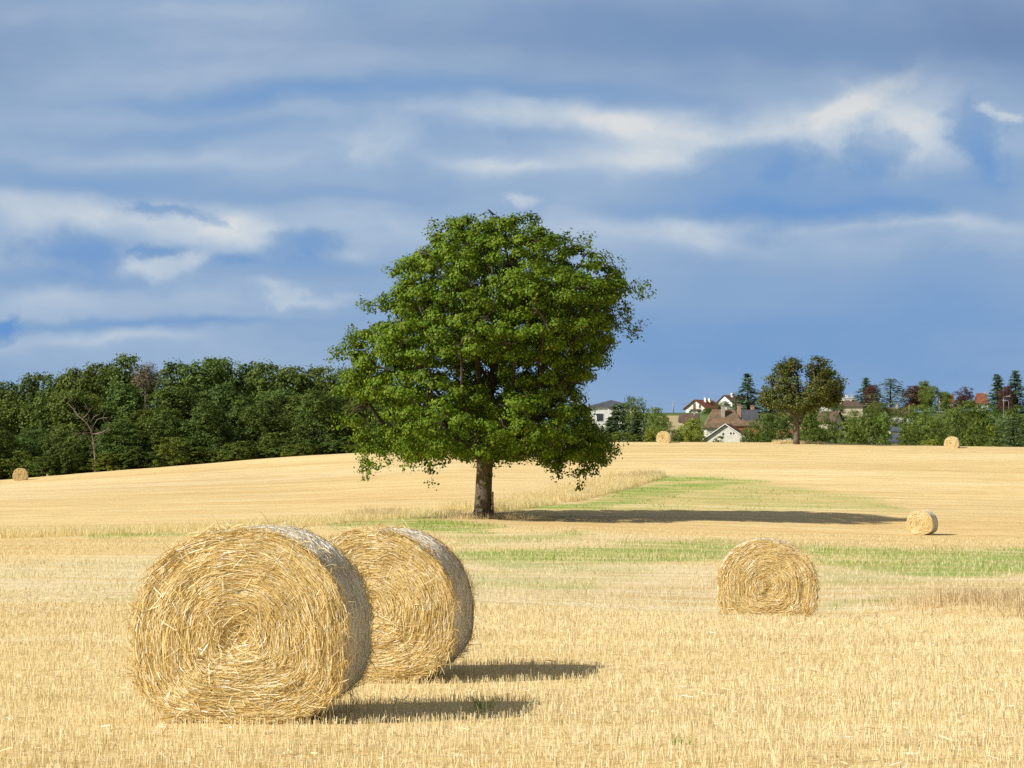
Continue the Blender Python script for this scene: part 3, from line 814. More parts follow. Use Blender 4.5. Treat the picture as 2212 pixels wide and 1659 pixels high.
def build_oak():
    rng = np.random.default_rng(77)
    x0 = ray(OPX, OROW)[0] * OD; z0 = tz(x0, OD)
    root = tag(empty('oak_tree', (x0, OD, z0)), 'big lone oak with a broad dense crown standing on the field verge', 'tree')
    rows = np.array([r[0] for r in OAK], float); Ls = np.array([r[1] for r in OAK], float); Rs = np.array([r[2] for r in OAK], float)
    def shape(row): return np.interp(row, rows, Ls), np.interp(row, rows, Rs)
    def to_local(px, row, y): return np.stack([(px - OPX) * OS, y, (OROW - row) * OS], -1)
    n = 26000
    row = 474 + rng.random(n) * (988 - 474); l, r = shape(row)
    c, h = (l + r) / 2, (r - l) / 2
    u = rng.random(n) * 2 - 1; v = rng.random(n) * 2 - 1
    rad = np.hypot(u, v)
    low = smooth(925, 1000, row)          # towards the bottom only a hanging skirt is left
    keep = (rad < 1) & (rng.random(n) < np.clip((rad - .2) * 1.5, .22, 1)) & (rng.random(n) > .90 * low * (rad < .72)) & (rng.random(n) > low * .35)
    row, c, h, u, v, rad = [q[keep] for q in (row, c, h, u, v, rad)]
    A = to_local(c + h * u * .965, row, v * h * OS * .95)
    dent = .23 * noise3(unit(A - np.array([0, 0, 9.0])) * 2.6 + 11, 12) * smooth(.5, 1.0, rad)      # the outline swells and dips
    A = np.array([0, 0, 9.0]) + (A - np.array([0, 0, 9.0])) * (1.075 - dent)[:, None]
    row2 = OROW - A[:, 2] / OS; l2, r2 = shape(row2); x2 = OPX + A[:, 0] / OS
    A = A[(row2 > 480) & (x2 > l2 + 4) & (x2 < r2 - 4)]
    lump = noise3(A * .34 + 7, 5) * .65 + noise3(A * .85 + 3, 6) * .35
    A = A[lump > .40]
    # billows: the crown is built of a few hundred leafy boughs with dark gaps between them
    bough = []
    for q in A[rng.permutation(len(A))]:
        if not bough or np.min(np.sum((np.array(bough) - q) ** 2, 1)) > 1.06 ** 2: bough.append(q)
    bough = np.array(bough); br_ = .50 + .60 * rng.random(len(bough)) ** 1.4
    # hanging sprays under the crown and reaching twigs at its sides
    ex = []
    def spray(pts, y, n_, s=.35):
        pts = np.array(pts, float); t = np.sort(rng.random(n_)) * (len(pts) - 1); i = np.minimum(t.astype(int), len(pts) - 2); f = (t - i)[:, None]
        q = pts[i] * (1 - f) + pts[i + 1] * f
        ex.append(to_local(q[:, 0], q[:, 1], np.full(n_, y)) + rng.normal(size=(n_, 3)) * s * np.array([1, 1.6, .8]))
    spray([(742, 900), (765, 935), (790, 965)], -1.0, 14, .45); spray([(800, 950), (795, 995), (790, 1022)], -1.0, 22, .25); spray([(820, 965), (815, 985)], 1.5, 9, .22)
    spray([(860, 965), (880, 985), (895, 992)], -2.0, 12, .2); spray([(930, 970), (950, 978)], -3.0, 8, .2)
    spray([(1047, 950), (1046, 975), (1050, 992)], -1.2, 16, .22); spray([(1075, 950), (1090, 970), (1110, 965)], -2, 10, .2)
    spray([(1160, 950), (1180, 975), (1182, 1018)], -1.5, 14, .2); spray([(1200, 950), (1210, 985), (1205, 1015)], 1, 12, .2)
    spray([(1240, 940), (1245, 1000), (1246, 1042)], -.5, 22, .26); spray([(1275, 950), (1280, 1000), (1272, 1028)], 1.2, 18, .26)
    spray([(1300, 950), (1315, 970), (1334, 972)], -.5, 16, .22); spray([(1225, 960), (1228, 1000), (1225, 1024)], 2.0, 12, .22); spray([(1296, 960), (1304, 1000)], 0, 12, .22)
    spray([(790, 742), (760, 728), (738, 752), (718, 770)], -.5, 20, .22); spray([(742, 730), (770, 722)], .5, 10, .2)
    spray([(1350, 690), (1370, 716), (1384, 716)], .3, 14, .25); spray([(1366, 610), (1384, 618), (1388, 635)], 0, 14, .3); spray([(1345, 660), (1364, 672)], 1, 8, .25)
    spray([(800, 652), (778, 660)], 0, 8, .25); spray([(1310, 560), (1345, 585)], .5, 10, .3)
    spray([(990, 486), (1040, 476), (1095, 474)], .4, 18, .28); spray([(935, 492), (950, 486)], -.4, 8, .25); spray([(1240, 512), (1295, 545)], .4, 12, .28)
    for k in range(26):       # boughs drooping all round the rim
        a = k * 2 * math.pi / 26 + .2 * rng.random(); rx = (.70 + .25 * rng.random())
        bx_, by_ = 8.1 * rx * math.cos(a), 7.8 * rx * math.sin(a); zt_ = 4.6 + 1.2 * rng.random(); dz_ = .9 + 1.5 * rng.random() ** 2
        q = np.stack([np.full(10, bx_), np.full(10, by_), zt_ - dz_ * np.linspace(0, 1, 10)], -1) + rng.normal(size=(10, 3)) * .24
        if not (-1.5 < bx_ < 2.6 and by_ < 0): ex.append(q)
    groups = ex; ex = np.concatenate(ex)
    sub = np.repeat(bough, 2, 0) + rng.normal(size=(2 * len(bough), 3)) * .3
    att = sub
    trunk = [(0, 0, -.25), (-.01, 0, .5), (.03, 0, 1.3), (.06, 0, 2.1), (.10, 0, 2.9), (.13, 0, 3.6), (.17, 0, 4.2), (.2, 0, 4.8)]
    P, par = colonize(att, trunk, .42, 4.5, .7, 110, 3)
    mb, thin = branch_mesh(P, par, .53, .014, 2.3, 5, 1.28, 12, .36)
    inner = P[10:]
    for gq in groups:        # a twig from the nearest bough into every hanging spray
        k = int(np.argmin(np.linalg.norm(inner - gq[0], axis=1)))
        if np.linalg.norm(inner[k] - gq[0]) > 1.7: continue
        thin.tube([inner[k], (inner[k] + gq[0]) / 2 + np.array([0, 0, .12]), gq[0], gq[len(gq) // 2], gq[-1]], [.04, .034, .026, .018, .008], 5)
    thin.build('branches', M['dark_bark'], root, True)
    for k in range(7):       # root flare
        a = k * .9 + .2; mb.tube([(.30 * math.cos(a), .30 * math.sin(a), .55), (.58 * math.cos(a), .58 * math.sin(a), .12), (.82 * math.cos(a), .82 * math.sin(a), -.12)], [.20, .17, .08], 6)
    mb.build('trunk', M['bark'], root, True)
    cen = np.array([(1050 - OPX) * OS, 0, (OROW - 800) * OS])
    m = 15
    q = rand_dir(len(bough) * m, rng); q[:, 2] = np.where(q[:, 2] < -.25, -q[:, 2], q[:, 2])
    bc = np.repeat(bough, m, 0); br = np.repeat(br_, m)
    cl = bc + q * (br * (.55 + .5 * rng.random(len(q))))[:, None] * np.array([1, 1, .72]) - np.array([0, 0, .12])
    per = 19
    n3 = len(cl) * per; c3 = np.repeat(cl, per, 0); b3 = np.repeat(bc, per, 0)
    off = rng.normal(size=(n3, 3)) * .17 * np.array([1, 1, .75]); p3 = c3 + off
    nor = unit(unit(p3 - b3) * 1.3 + unit(p3 - cen) * .40 + np.array([0, 0, .25]) + rng.normal(size=(n3, 3)) * .36)
    ln3 = .17 * (.7 + .6 * rng.random(n3))
    V, Q = leaf_quads(p3, np.cross(nor, rand_dir(n3, rng)), nor, ln3, ln3 * (.6 + .3 * rng.random(n3)))
    V1, Q1 = clump_leaves(ex, cen, 20, .20, .175, rng, .4, .8)
    V, Q = np.concatenate([V, V1]), np.concatenate([Q, Q1 + len(V)])
    # epicormic leaves on the trunk
    n2 = 26; tcl = np.stack([rng.normal(size=n2) * .35 + .25, rng.normal(size=n2) * .35 - .1, 1.6 + 2.6 * rng.random(n2)], -1)
    V2, Q2 = clump_leaves(tcl, np.array([0, 0, 2.5]), 9, .10, .15, rng)
    link('crown', mesh_np('crown', np.concatenate([V, V2]), [np.concatenate([Q, Q2 + len(V)])]), M['oak_leaf'], root)
    print('oak clumps', len(cl), 'leaves', len(cl) * per, 'nodes', len(P))
    # post leaning beside the trunk
    mb = MB(); mb.box(-.07, .07, -.06, .06, -.1, 1.62); mb.box(-.085, .085, -.075, -.061, 1.35, 1.62)
    o = mb.build('wooden_post', M['timber']); o.location = (x0 + .62, OD - .28, tz(x0 + .62, OD - .28)); o.rotation_euler = (0, R(-2), 0)
    tag(o, 'short dark wooden post standing against the oak trunk', 'post')
    # crow on the top twig
    return x0, z0, cl
OX, OZ, OCL = build_oak()

def build_crow():
    px, row = 1055, 481
    near = OCL[np.abs(OCL[:, 0] - (px - OPX) * OS) < .55]; q = near[np.argmax(near[:, 2])]      # the topmost twig there
    x, y, z = OX + q[0], OD + q[1], OZ + q[2] + .10
    t = tag(empty('crow', (x, y, z)), 'black crow perched on the topmost twig of the oak', 'bird')
    prof = [(-.34, .12, .012), (-.25, .15, .03), (-.14, .19, .055), (-.02, .26, .082), (.07, .33, .078), (.12, .39, .052), (.155, .425, .046), (.19, .43, .040), (.215, .425, .020), (.25, .418, .011), (.285, .408, .003)]
    k = 10; V, Fs = [], []
    for i, (xx, zz, r) in enumerate(prof):
        for j in range(k):
            a = 2 * math.pi * j / k; V.append((xx, r * math.cos(a) * (1.6 if i < 2 else 1.0), zz + r * math.sin(a) * (.5 if i < 2 else 1)))
    for i in range(len(prof) - 1):
        for j in range(k): Fs.append((i * k + j, i * k + (j + 1) % k, (i + 1) * k + (j + 1) % k, (i + 1) * k + j))
    Fs += [tuple(range(k - 1, -1, -1)), tuple(range((len(prof) - 1) * k, len(prof) * k))]
    mb = MB(); mb.add(V, Fs); mb.build('body', M['feather'], t, True)
    for s in (-1, 1):
        mb = MB(); mb.tube([(.02, .03 * s, .2), (.03, .035 * s, .09), (.02, .035 * s, .0)], [.018, .008, .006], 5); mb.build('leg', M['feather'], t)
        mb = MB(); mb.tube([(.08, .075 * s, .31), (-.08, .088 * s, .23), (-.26, .05 * s, .14)], [.03, .028, .008], 6); mb.build('wing', M['feather'], t, True)
    t.rotation_euler = (0, 0, R(200))
    # the twig that carries it
build_crow()

# --- the forked tree on the crest
def build_crest_tree():
    rng = np.random.default_rng(41)
    D = 238.0; S = D / F; PX0 = 1721.0
    x0 = ray(PX0, 957)[0] * D; z0 = tz(x0, D)
    base_row = project(np.array([x0]), np.array([D]), np.array([z0]))[1][0]
    root = tag(empty('crest_tree', (x0, D, z0)), 'forked tree with two olive crowns standing alone on the crest', 'tree')
    lobes = [(1690, 838, 46, 36, 0), (1706, 796, 32, 26, .5), (1660, 862, 26, 22, -.6), (1690, 872, 40, 20, -1.0), (1772, 800, 32, 32, .3), (1790, 838, 36, 42, -.3), (1765, 850, 40, 34, -1), (1800, 860, 26, 28, .6), (1735, 876, 40, 18, -.8), (1760, 868, 34, 20, 1.0)]
    A = []
    for (px, row, rx, rz_, yo) in lobes:
        n = int(rx * rz_ * .17)
        q = rand_dir(n, rng) * (rng.random((n, 1)) ** .45)
        A.append(np.stack([(px - PX0 + q[:, 0] * rx) * S, q[:, 1] * rx * S * 1.0 + yo, (base_row - row + q[:, 2] * rz_) * S], -1))
    A = np.concatenate(A); A = A[noise3(A * 1.1 + 4, 9) > .28]
    trunk = [(-.02, 0, -.2), (.0, 0, .5), (.0, 0, 1.2), (.02, 0, 1.9), (.0, 0, 2.5), (.03, 0, 2.9)]
    P, par = colonize(A, trunk, .3, 3.5, .5, 90, 4)
    mb, _ = branch_mesh(P, par, .33, .018, 2.1, 5, 1.25, 9)
    mb.tube([(.05, 0, 1.6), (.45, -.1, 2.3), (.75, -.1, 3.1), (1.2, 0, 3.9)], [.16, .15, .14, .09], 7)
    mb.tube([(-.05, 0, 1.9), (-.45, -.1, 2.2), (-.7, -.1, 2.35)], [.07, .05, .03], 6)
    mb.build('trunk', M['bark'], root, True)
    V, Q = clump_leaves(A, np.array([.3, 0, 5.0]), 20, .20, .20, rng, .35, .8)
    link('crown', mesh_np('crown', V, [Q]), M['crest_leaf'], root)
build_crest_tree()

# --- generic trees of unit height, copied and scaled
def proto_broad(seed, wide=.42, base=.10, n_lobe=30, per_lobe=16, per=18, leaf=.027, skirt=12, mat='wood_leaf'):
    rng = np.random.default_rng(seed)
    zc, zr_ = (1 + base) / 2, (1 - base) / 2
    dirs = rand_dir(n_lobe * 3, rng); dirs = dirs[dirs[:, 2] > -.9][:n_lobe]
    lc = dirs * np.array([wide * .74, wide * .74, zr_ * .86]) * (.70 + .36 * rng.random((len(dirs), 1))) + np.array([0, 0, zc])
    lr = (.115 + .085 * rng.random(len(dirs))) * (wide / .36) ** .7
    if skirt:      # low boughs that hang to the ground
        a = rng.random(skirt) * 6.283; rr = wide * (.55 + .35 * rng.random(skirt))
        lc = np.concatenate([lc, np.stack([np.cos(a) * rr, np.sin(a) * rr, base + .04 + .22 * rng.random(skirt)], -1)])
        lr = np.concatenate([lr, .09 + .06 * rng.random(skirt)])
    A, B = [], []
    for c, r in zip(lc, lr):
        q = rand_dir(per_lobe, rng); q[:, 2] = np.where(q[:, 2] < -.3, -q[:, 2], q[:, 2]) * 1.15
        q = q * r * (.7 + .4 * rng.random((per_lobe, 1)))
        A.append(c + q); B.append(np.repeat(c[None], per_lobe, 0))
    A = np.concatenate(A); B = np.concatenate(B); A[:, 2] = np.clip(A[:, 2], .01, 1.0)
    V, Q = clump_leaves(A, np.repeat(B, per, 0), per, .026, leaf, rng, .4, 1.1)
    cm = mesh_np('crown', V, [Q])
    mb = MB(); mb.tube([(0, 0, -.03), (.005, 0, .2), (-.01, .01, .5), (.01, 0, .8)], [.022, .018, .012, .004], 7)
    for i in range(9):
        t = lc[rng.integers(len(lc))]; z = .18 + .4 * rng.random()
        mb.tube([(0, 0, z), (t[0] * .5, t[1] * .5, (z + t[2]) / 2 + .02), tuple(t)], [.009, .006, .002], 5)
    me = bpy.data.meshes.new('trunk'); me.from_pydata([tuple(v) for v in np.concatenate(mb.v)], [], mb.f); me.update()
    return (cm, mat), (me, 'dark_bark')

def proto_fir(seed, wide=.26, base=.04, n_lev=26, droop=.25, plate=False):
    rng = np.random.default_rng(seed)
    cen, axs, nor, ln = [], [], [], []
    for i in range(n_lev):
        t = i / n_lev; z = base + (1 - base) * t
        reach = wide * (1 - t) ** (.8 if not plate else .6) * (.8 + .35 * rng.random()) + .012
        nb = int(13 * (1 - .5 * t))
        for b in range(nb):
            a = rng.random() * 6.283; rr = reach * (.7 + .45 * rng.random())
            m = int(10 + 20 * rr / wide)
            s = rng.random(m) ** .7 * rr
            dz = -droop * s * (.7 + .5 * rng.random()) + .02 * rng.random()
            jit = rng.normal(size=(m, 3)) * (.016 if not plate else .02) * np.array([1, 1, .6])
            p = np.stack([np.cos(a) * s, np.sin(a) * s, z + dz], -1) + jit; cen.append(p)
            axs.append(np.stack([np.cos(a) + rng.normal(size=m) * .4, np.sin(a) + rng.normal(size=m) * .4, -droop + rng.normal(size=m) * .25], -1))
            nor.append(np.array([np.cos(a) * .5, np.sin(a) * .5, .9]) + rng.normal(size=(m, 3)) * .4); ln.append(np.full(m, .042) * (.6 + .7 * rng.random(m)))
    cen, axs, nor, ln = map(np.concatenate, (cen, axs, nor, ln))
    V, Q = leaf_quads(cen, axs, unit(nor), ln, ln * .5)
    cm = mesh_np('crown', V, [Q])
    mb = MB(); mb.tube([(0, 0, -.03), (0, 0, .4), (0, 0, .97)], [.02, .012, .002], 7)
    me = bpy.data.meshes.new('trunk'); me.from_pydata([tuple(v) for v in np.concatenate(mb.v)], [], mb.f); me.update()
    return (cm, 'fir_leaf'), (me, 'dark_bark')

PROTO = {
    'tall0': proto_broad(1, .30, .06), 'tall1': proto_broad(2, .27, .05, 32), 'tall2': proto_broad(3, .33, .06, 36), 'tall3': proto_broad(4, .29, .04, 33),
    'round0': proto_broad(5, .46, .02, 32), 'round1': proto_broad(6, .42, .02, 30), 'round2': proto_broad(7, .50, .02, 34),
    'shrub0': proto_broad(8, .60, .0, 26, 12, 18, .05), 'shrub1': proto_broad(9, .70, .0, 28, 12, 18, .05), 'shrub2': proto_broad(10, .52, .0, 24, 12, 18, .05),
    'fir0': proto_fir(11, .24), 'fir1': proto_fir(12, .30, .03, 24, .35), 'cedar': proto_fir(13, .40, .04, 17, .12, True), 'spire': proto_fir(14, .19, .03, 28, .3),
}
WIDTH = {k: 2 * np.quantile(np.abs([v.co.x for v in PROTO[k][0][0].vertices]), .96 if k[0] in 'trsh' and k[:3] != 'spi' else .90) for k in PROTO}
PHT = {k: max(v.co.z for v in PROTO[k][0][0].vertices) for k in PROTO}

def plant(name, kind, px, d, top_row, width_px, label, tint=(1, 1, 1), group=None, cat='tree', rz=None):
    x = ray(px, HOR)[0] * d; z = tz(x, d)
    top = CAMZ + ray(px, top_row)[1] * d
    h = max(1.0, top - z)
    root = empty(name, (x, d, z), random.random() * 6.28 if rz is None else rz)
    sc_z = h / PHT[kind]; sc_x = width_px * d / F / WIDTH[kind]
    root.scale = (sc_x, sc_x, sc_z)
    tag(root, label, cat, group)
    (cm, cmat), (tm, tmat) = PROTO[kind]
    c = link('crown', cm, M[cmat], root); c.color = (*tint, 1)
    link('trunk', tm, M[tmat], root)
    return root

ORD = ['first', 'second', 'third', 'fourth', 'fifth', 'sixth', 'seventh', 'eighth', 'ninth', 'tenth', 'eleventh', 'twelfth', 'thirteenth', 'fourteenth', 'fifteenth', 'sixteenth', 'seventeenth', 'eighteenth', 'nineteenth', 'twentieth']
def tint_(a):
    k = .86 + .44 * random.random(); q = random.random() - .5
    return (k * (1 + .28 * q), k, k * (1 - .3 * q))

def build_wood():
    gp = 'trees of the dense wood'
    sky = [(-40, 835), (8, 820), (62, 802), (118, 800), (172, 783), (218, 778), (262, 761), (318, 800), (392, 772), (438, 770), (482, 768), (536, 778), (588, 774), (640, 788), (694, 786), (744, 790), (790, 805), (850, 830)]
    for i, (px, row) in enumerate(sky):
        lab = f'dark green tree on the skyline of the wood, {ORD[i]} from the left edge'
        if px == 262: lab = 'tallest tree of the wood, its round top above the others'
        plant('wood_tree', f'tall{i % 4}', px, 284 + (i * 7) % 9, row, 108, lab, tint_(0), gp)
    mid = [(-30, 880), (38, 862), (96, 850), (150, 838), (205, 850), (268, 822), (300, 880), (372, 830), (430, 842), (486, 826), (540, 850), (596, 838), (652, 852), (708, 846), (764, 860), (820, 872)]
    for i, (px, row) in enumerate(mid):
        plant('wood_tree', f'tall{(i + 2) % 4}', px, 268 + (i * 5) % 7, row, 104, f'leafy tree in the middle tier of the wood, {ORD[i]} from the left edge', tint_(0), gp)
    foot = [(-20, 940, 110), (70, 925, 120), (130, 950, 90), (172, 960, 80), (250, 925, 110), (300, 955, 80), (352, 905, 110), (410, 930, 100), (455, 890, 100), (520, 925, 100), (575, 880, 110), (640, 940, 90), (690, 860, 110), (745, 925, 100), (800, 935, 100)]
    for i, (px, row, w) in enumerate(foot):
        tn = tint_(0)
        lab = f'low bushy tree at the field edge of the wood, {ORD[i]} from the left edge'
        if px == 300: tn, lab = (2.0, 1.7, .8), 'yellowish green low tree at the foot of the wood beside the dead tree'
        plant('edge_tree', ('tall0', 'round1', 'tall2', 'tall3')[i % 4], px, 257 + (i * 3) % 4, row - (24 if i % 4 != 1 else 0), w * .86, lab, tn, 'bushy trees along the foot of the wood')
    fill = [(830, 905, 150, 292), (900, 900, 150, 300), (975, 905, 150, 305), (1040, 925, 120, 310), (1110, 930, 110, 320), (1180, 915, 120, 330), (1250, 905, 120, 340)]
    for i, (px, row, w, d) in enumerate(fill):
        plant('wood_tree', f'round{i % 3}', px, d, row, w, f'tree behind the oak crown, {ORD[i]} from the wood', tint_(0), 'trees behind the oak')
    # undergrowth at the foot, a low shrub between each pair
    for i in range(20):
        px = -40 + i * 46
        plant('undergrowth_shrub', f'shrub{i % 3}', px, 252.5 + (i * 7) % 3, [985, 990, 975, 990, 960][i % 5] - px * .045, 72, f'low shrub at the very edge of the wood, {ORD[i]} from the left edge', tint_(0), 'shrubs along the edge of the wood', 'shrub')
    plant('undergrowth_shrub', 'shrub1', 190, 254.5, 985, 60, 'low shrub crowding the foot of the bare dead tree', tint_(0), 'shrubs along the edge of the wood', 'shrub')
    for i in range(12):
        px = -30 + i * 74
        plant('undergrowth_shrub', f'shrub{(i + 1) % 3}', px, 262 + (i * 5) % 4, 968 - px * .045, 130, f'broad shrub under the trees of the wood, {ORD[i]} from the left edge', tint_(0), 'shrubs along the edge of the wood', 'shrub')
    # dead tree with twisted pale limbs
    D = 252.0; S = D / F; x0 = ray(204, 1015)[0] * D
    t = tag(empty('dead_tree', (x0, D, tz(x0, D))), 'bare dead tree with twisted pale branches in front of the dark wood', 'tree')
    br = project(np.array([x0]), np.array([D]), np.array([tz(x0, D)]))[1][0]
    def pt(cx, cy, y=0): return ((cx * .2086 - 204) * S, y, (br - (726 + cy * .2086)) * S)
    mb = MB()
    mb.tube([pt(985, 1420), pt(985, 1280), pt(962, 1100, .2), pt(945, 990, .1), pt(900, 900, -.2), pt(850, 860, -.3), pt(800, 820, -.2), pt(770, 770, 0), pt(725, 730, .2), pt(695, 695, .3)], [.13, .115, .10, .09, .075, .065, .055, .045, .035, .015], 6)
    for path, r in [([(960, 1015, .1), (1060, 1000, -.4), (1130, 960, -.6), (1120, 880, -.5), (1140, 860, -.4), (1168, 843, -.3)], .075), ([(940, 880, 0), (970, 840, -.3), (1010, 820, -.4), (1012, 788, -.5)], .05),
                    ([(955, 1010, .1), (1020, 1015, -.6), (1080, 1030, -.9)], .05), ([(962, 1082, .2), (1005, 1075, -.3), (1022, 1062, -.5)], .05), ([(945, 1000, .1), (860, 1008, -.6), (845, 1060, -.8), (862, 1105, -.8)], .05),
                    ([(860, 1008, -.6), (800, 1008, -.8), (772, 1050, -.9), (720, 1045, -.9)], .04), ([(850, 860, -.3), (900, 820, -.5), (925, 775, -.5), (878, 700, -.3)], .05), ([(945, 960, .1), (1010, 865, -.5), (1075, 848, -.7), (1082, 805, -.7)], .05),
                    ([(770, 770, 0), (778, 745, -.2), (785, 725, -.2)], .035), ([(960, 1110, .2), (905, 1140, -.3)], .035), ([(970, 1160, .2), (1020, 1110, -.2), (1060, 1105, -.4)], .035), ([(800, 820, -.2), (830, 790, -.5), (815, 760, -.6)], .03)]:
        mb.tube([pt(*p) for p in path], list(np.linspace(r * 1.05, r * .35, len(path))), 5)
    rt = np.random.default_rng(6)
    for k in range(60):       # brittle twigs
        c0 = [(700, 695), (770, 770), (850, 860), (900, 900), (945, 990), (1060, 1000), (1130, 960), (1120, 880), (1010, 820), (925, 775), (860, 1008), (800, 1008), (1075, 848), (960, 1110), (975, 1180)][k % 15]
        a = rt.random() * 6.283; ln = 25 + 60 * rt.random(); y0 = -.3 + .2 * rt.normal()
        mb.tube([pt(c0[0], c0[1], y0), pt(c0[0] + ln * .5 * math.cos(a) + rt.normal() * 6, c0[1] + ln * .5 * math.sin(a) - 6, y0 - .1), pt(c0[0] + ln * math.cos(a), c0[1] + ln * math.sin(a) - 14, y0 - .2)], [.022, .016, .008], 4)
    mb.build('trunk', M['pale_bark'], t, True)
    # dying brown tree near the skyline
    D = 276.0; x0 = ray(314, 900)[0] * D; z0 = tz(x0, D); rng = np.random.default_rng(50)
    t = tag(empty('withered_tree', (x0, D, z0)), 'withered brown tree with thin bare twigs right of the tallest tree', 'tree')
    zt = CAMZ + ray(312, 783)[1] * D - z0
    A = rng.normal(size=(420, 3)) * np.array([.75, .6, .8]) + np.array([0, -.3, zt - 1.7]); A = A[A[:, 2] < zt]
    P, par = colonize(A, [(0, 0, -.2)] + [(0, 0, z) for z in np.arange(1, zt - 4, .6)], .3, 3, .45, 60, 2)
    mb, _ = branch_mesh(P, par, .10, .012, 2.1, 8, 1.1, 6); mb.build('trunk', M['pale_bark'], t, True)
    V, Q = clump_leaves(A[::2], np.array([0, 0, zt - 2]), 10, .24, .17, rng); link('crown', mesh_np('crown', V, [Q]), M['dry_leaf'], t)
build_wood()

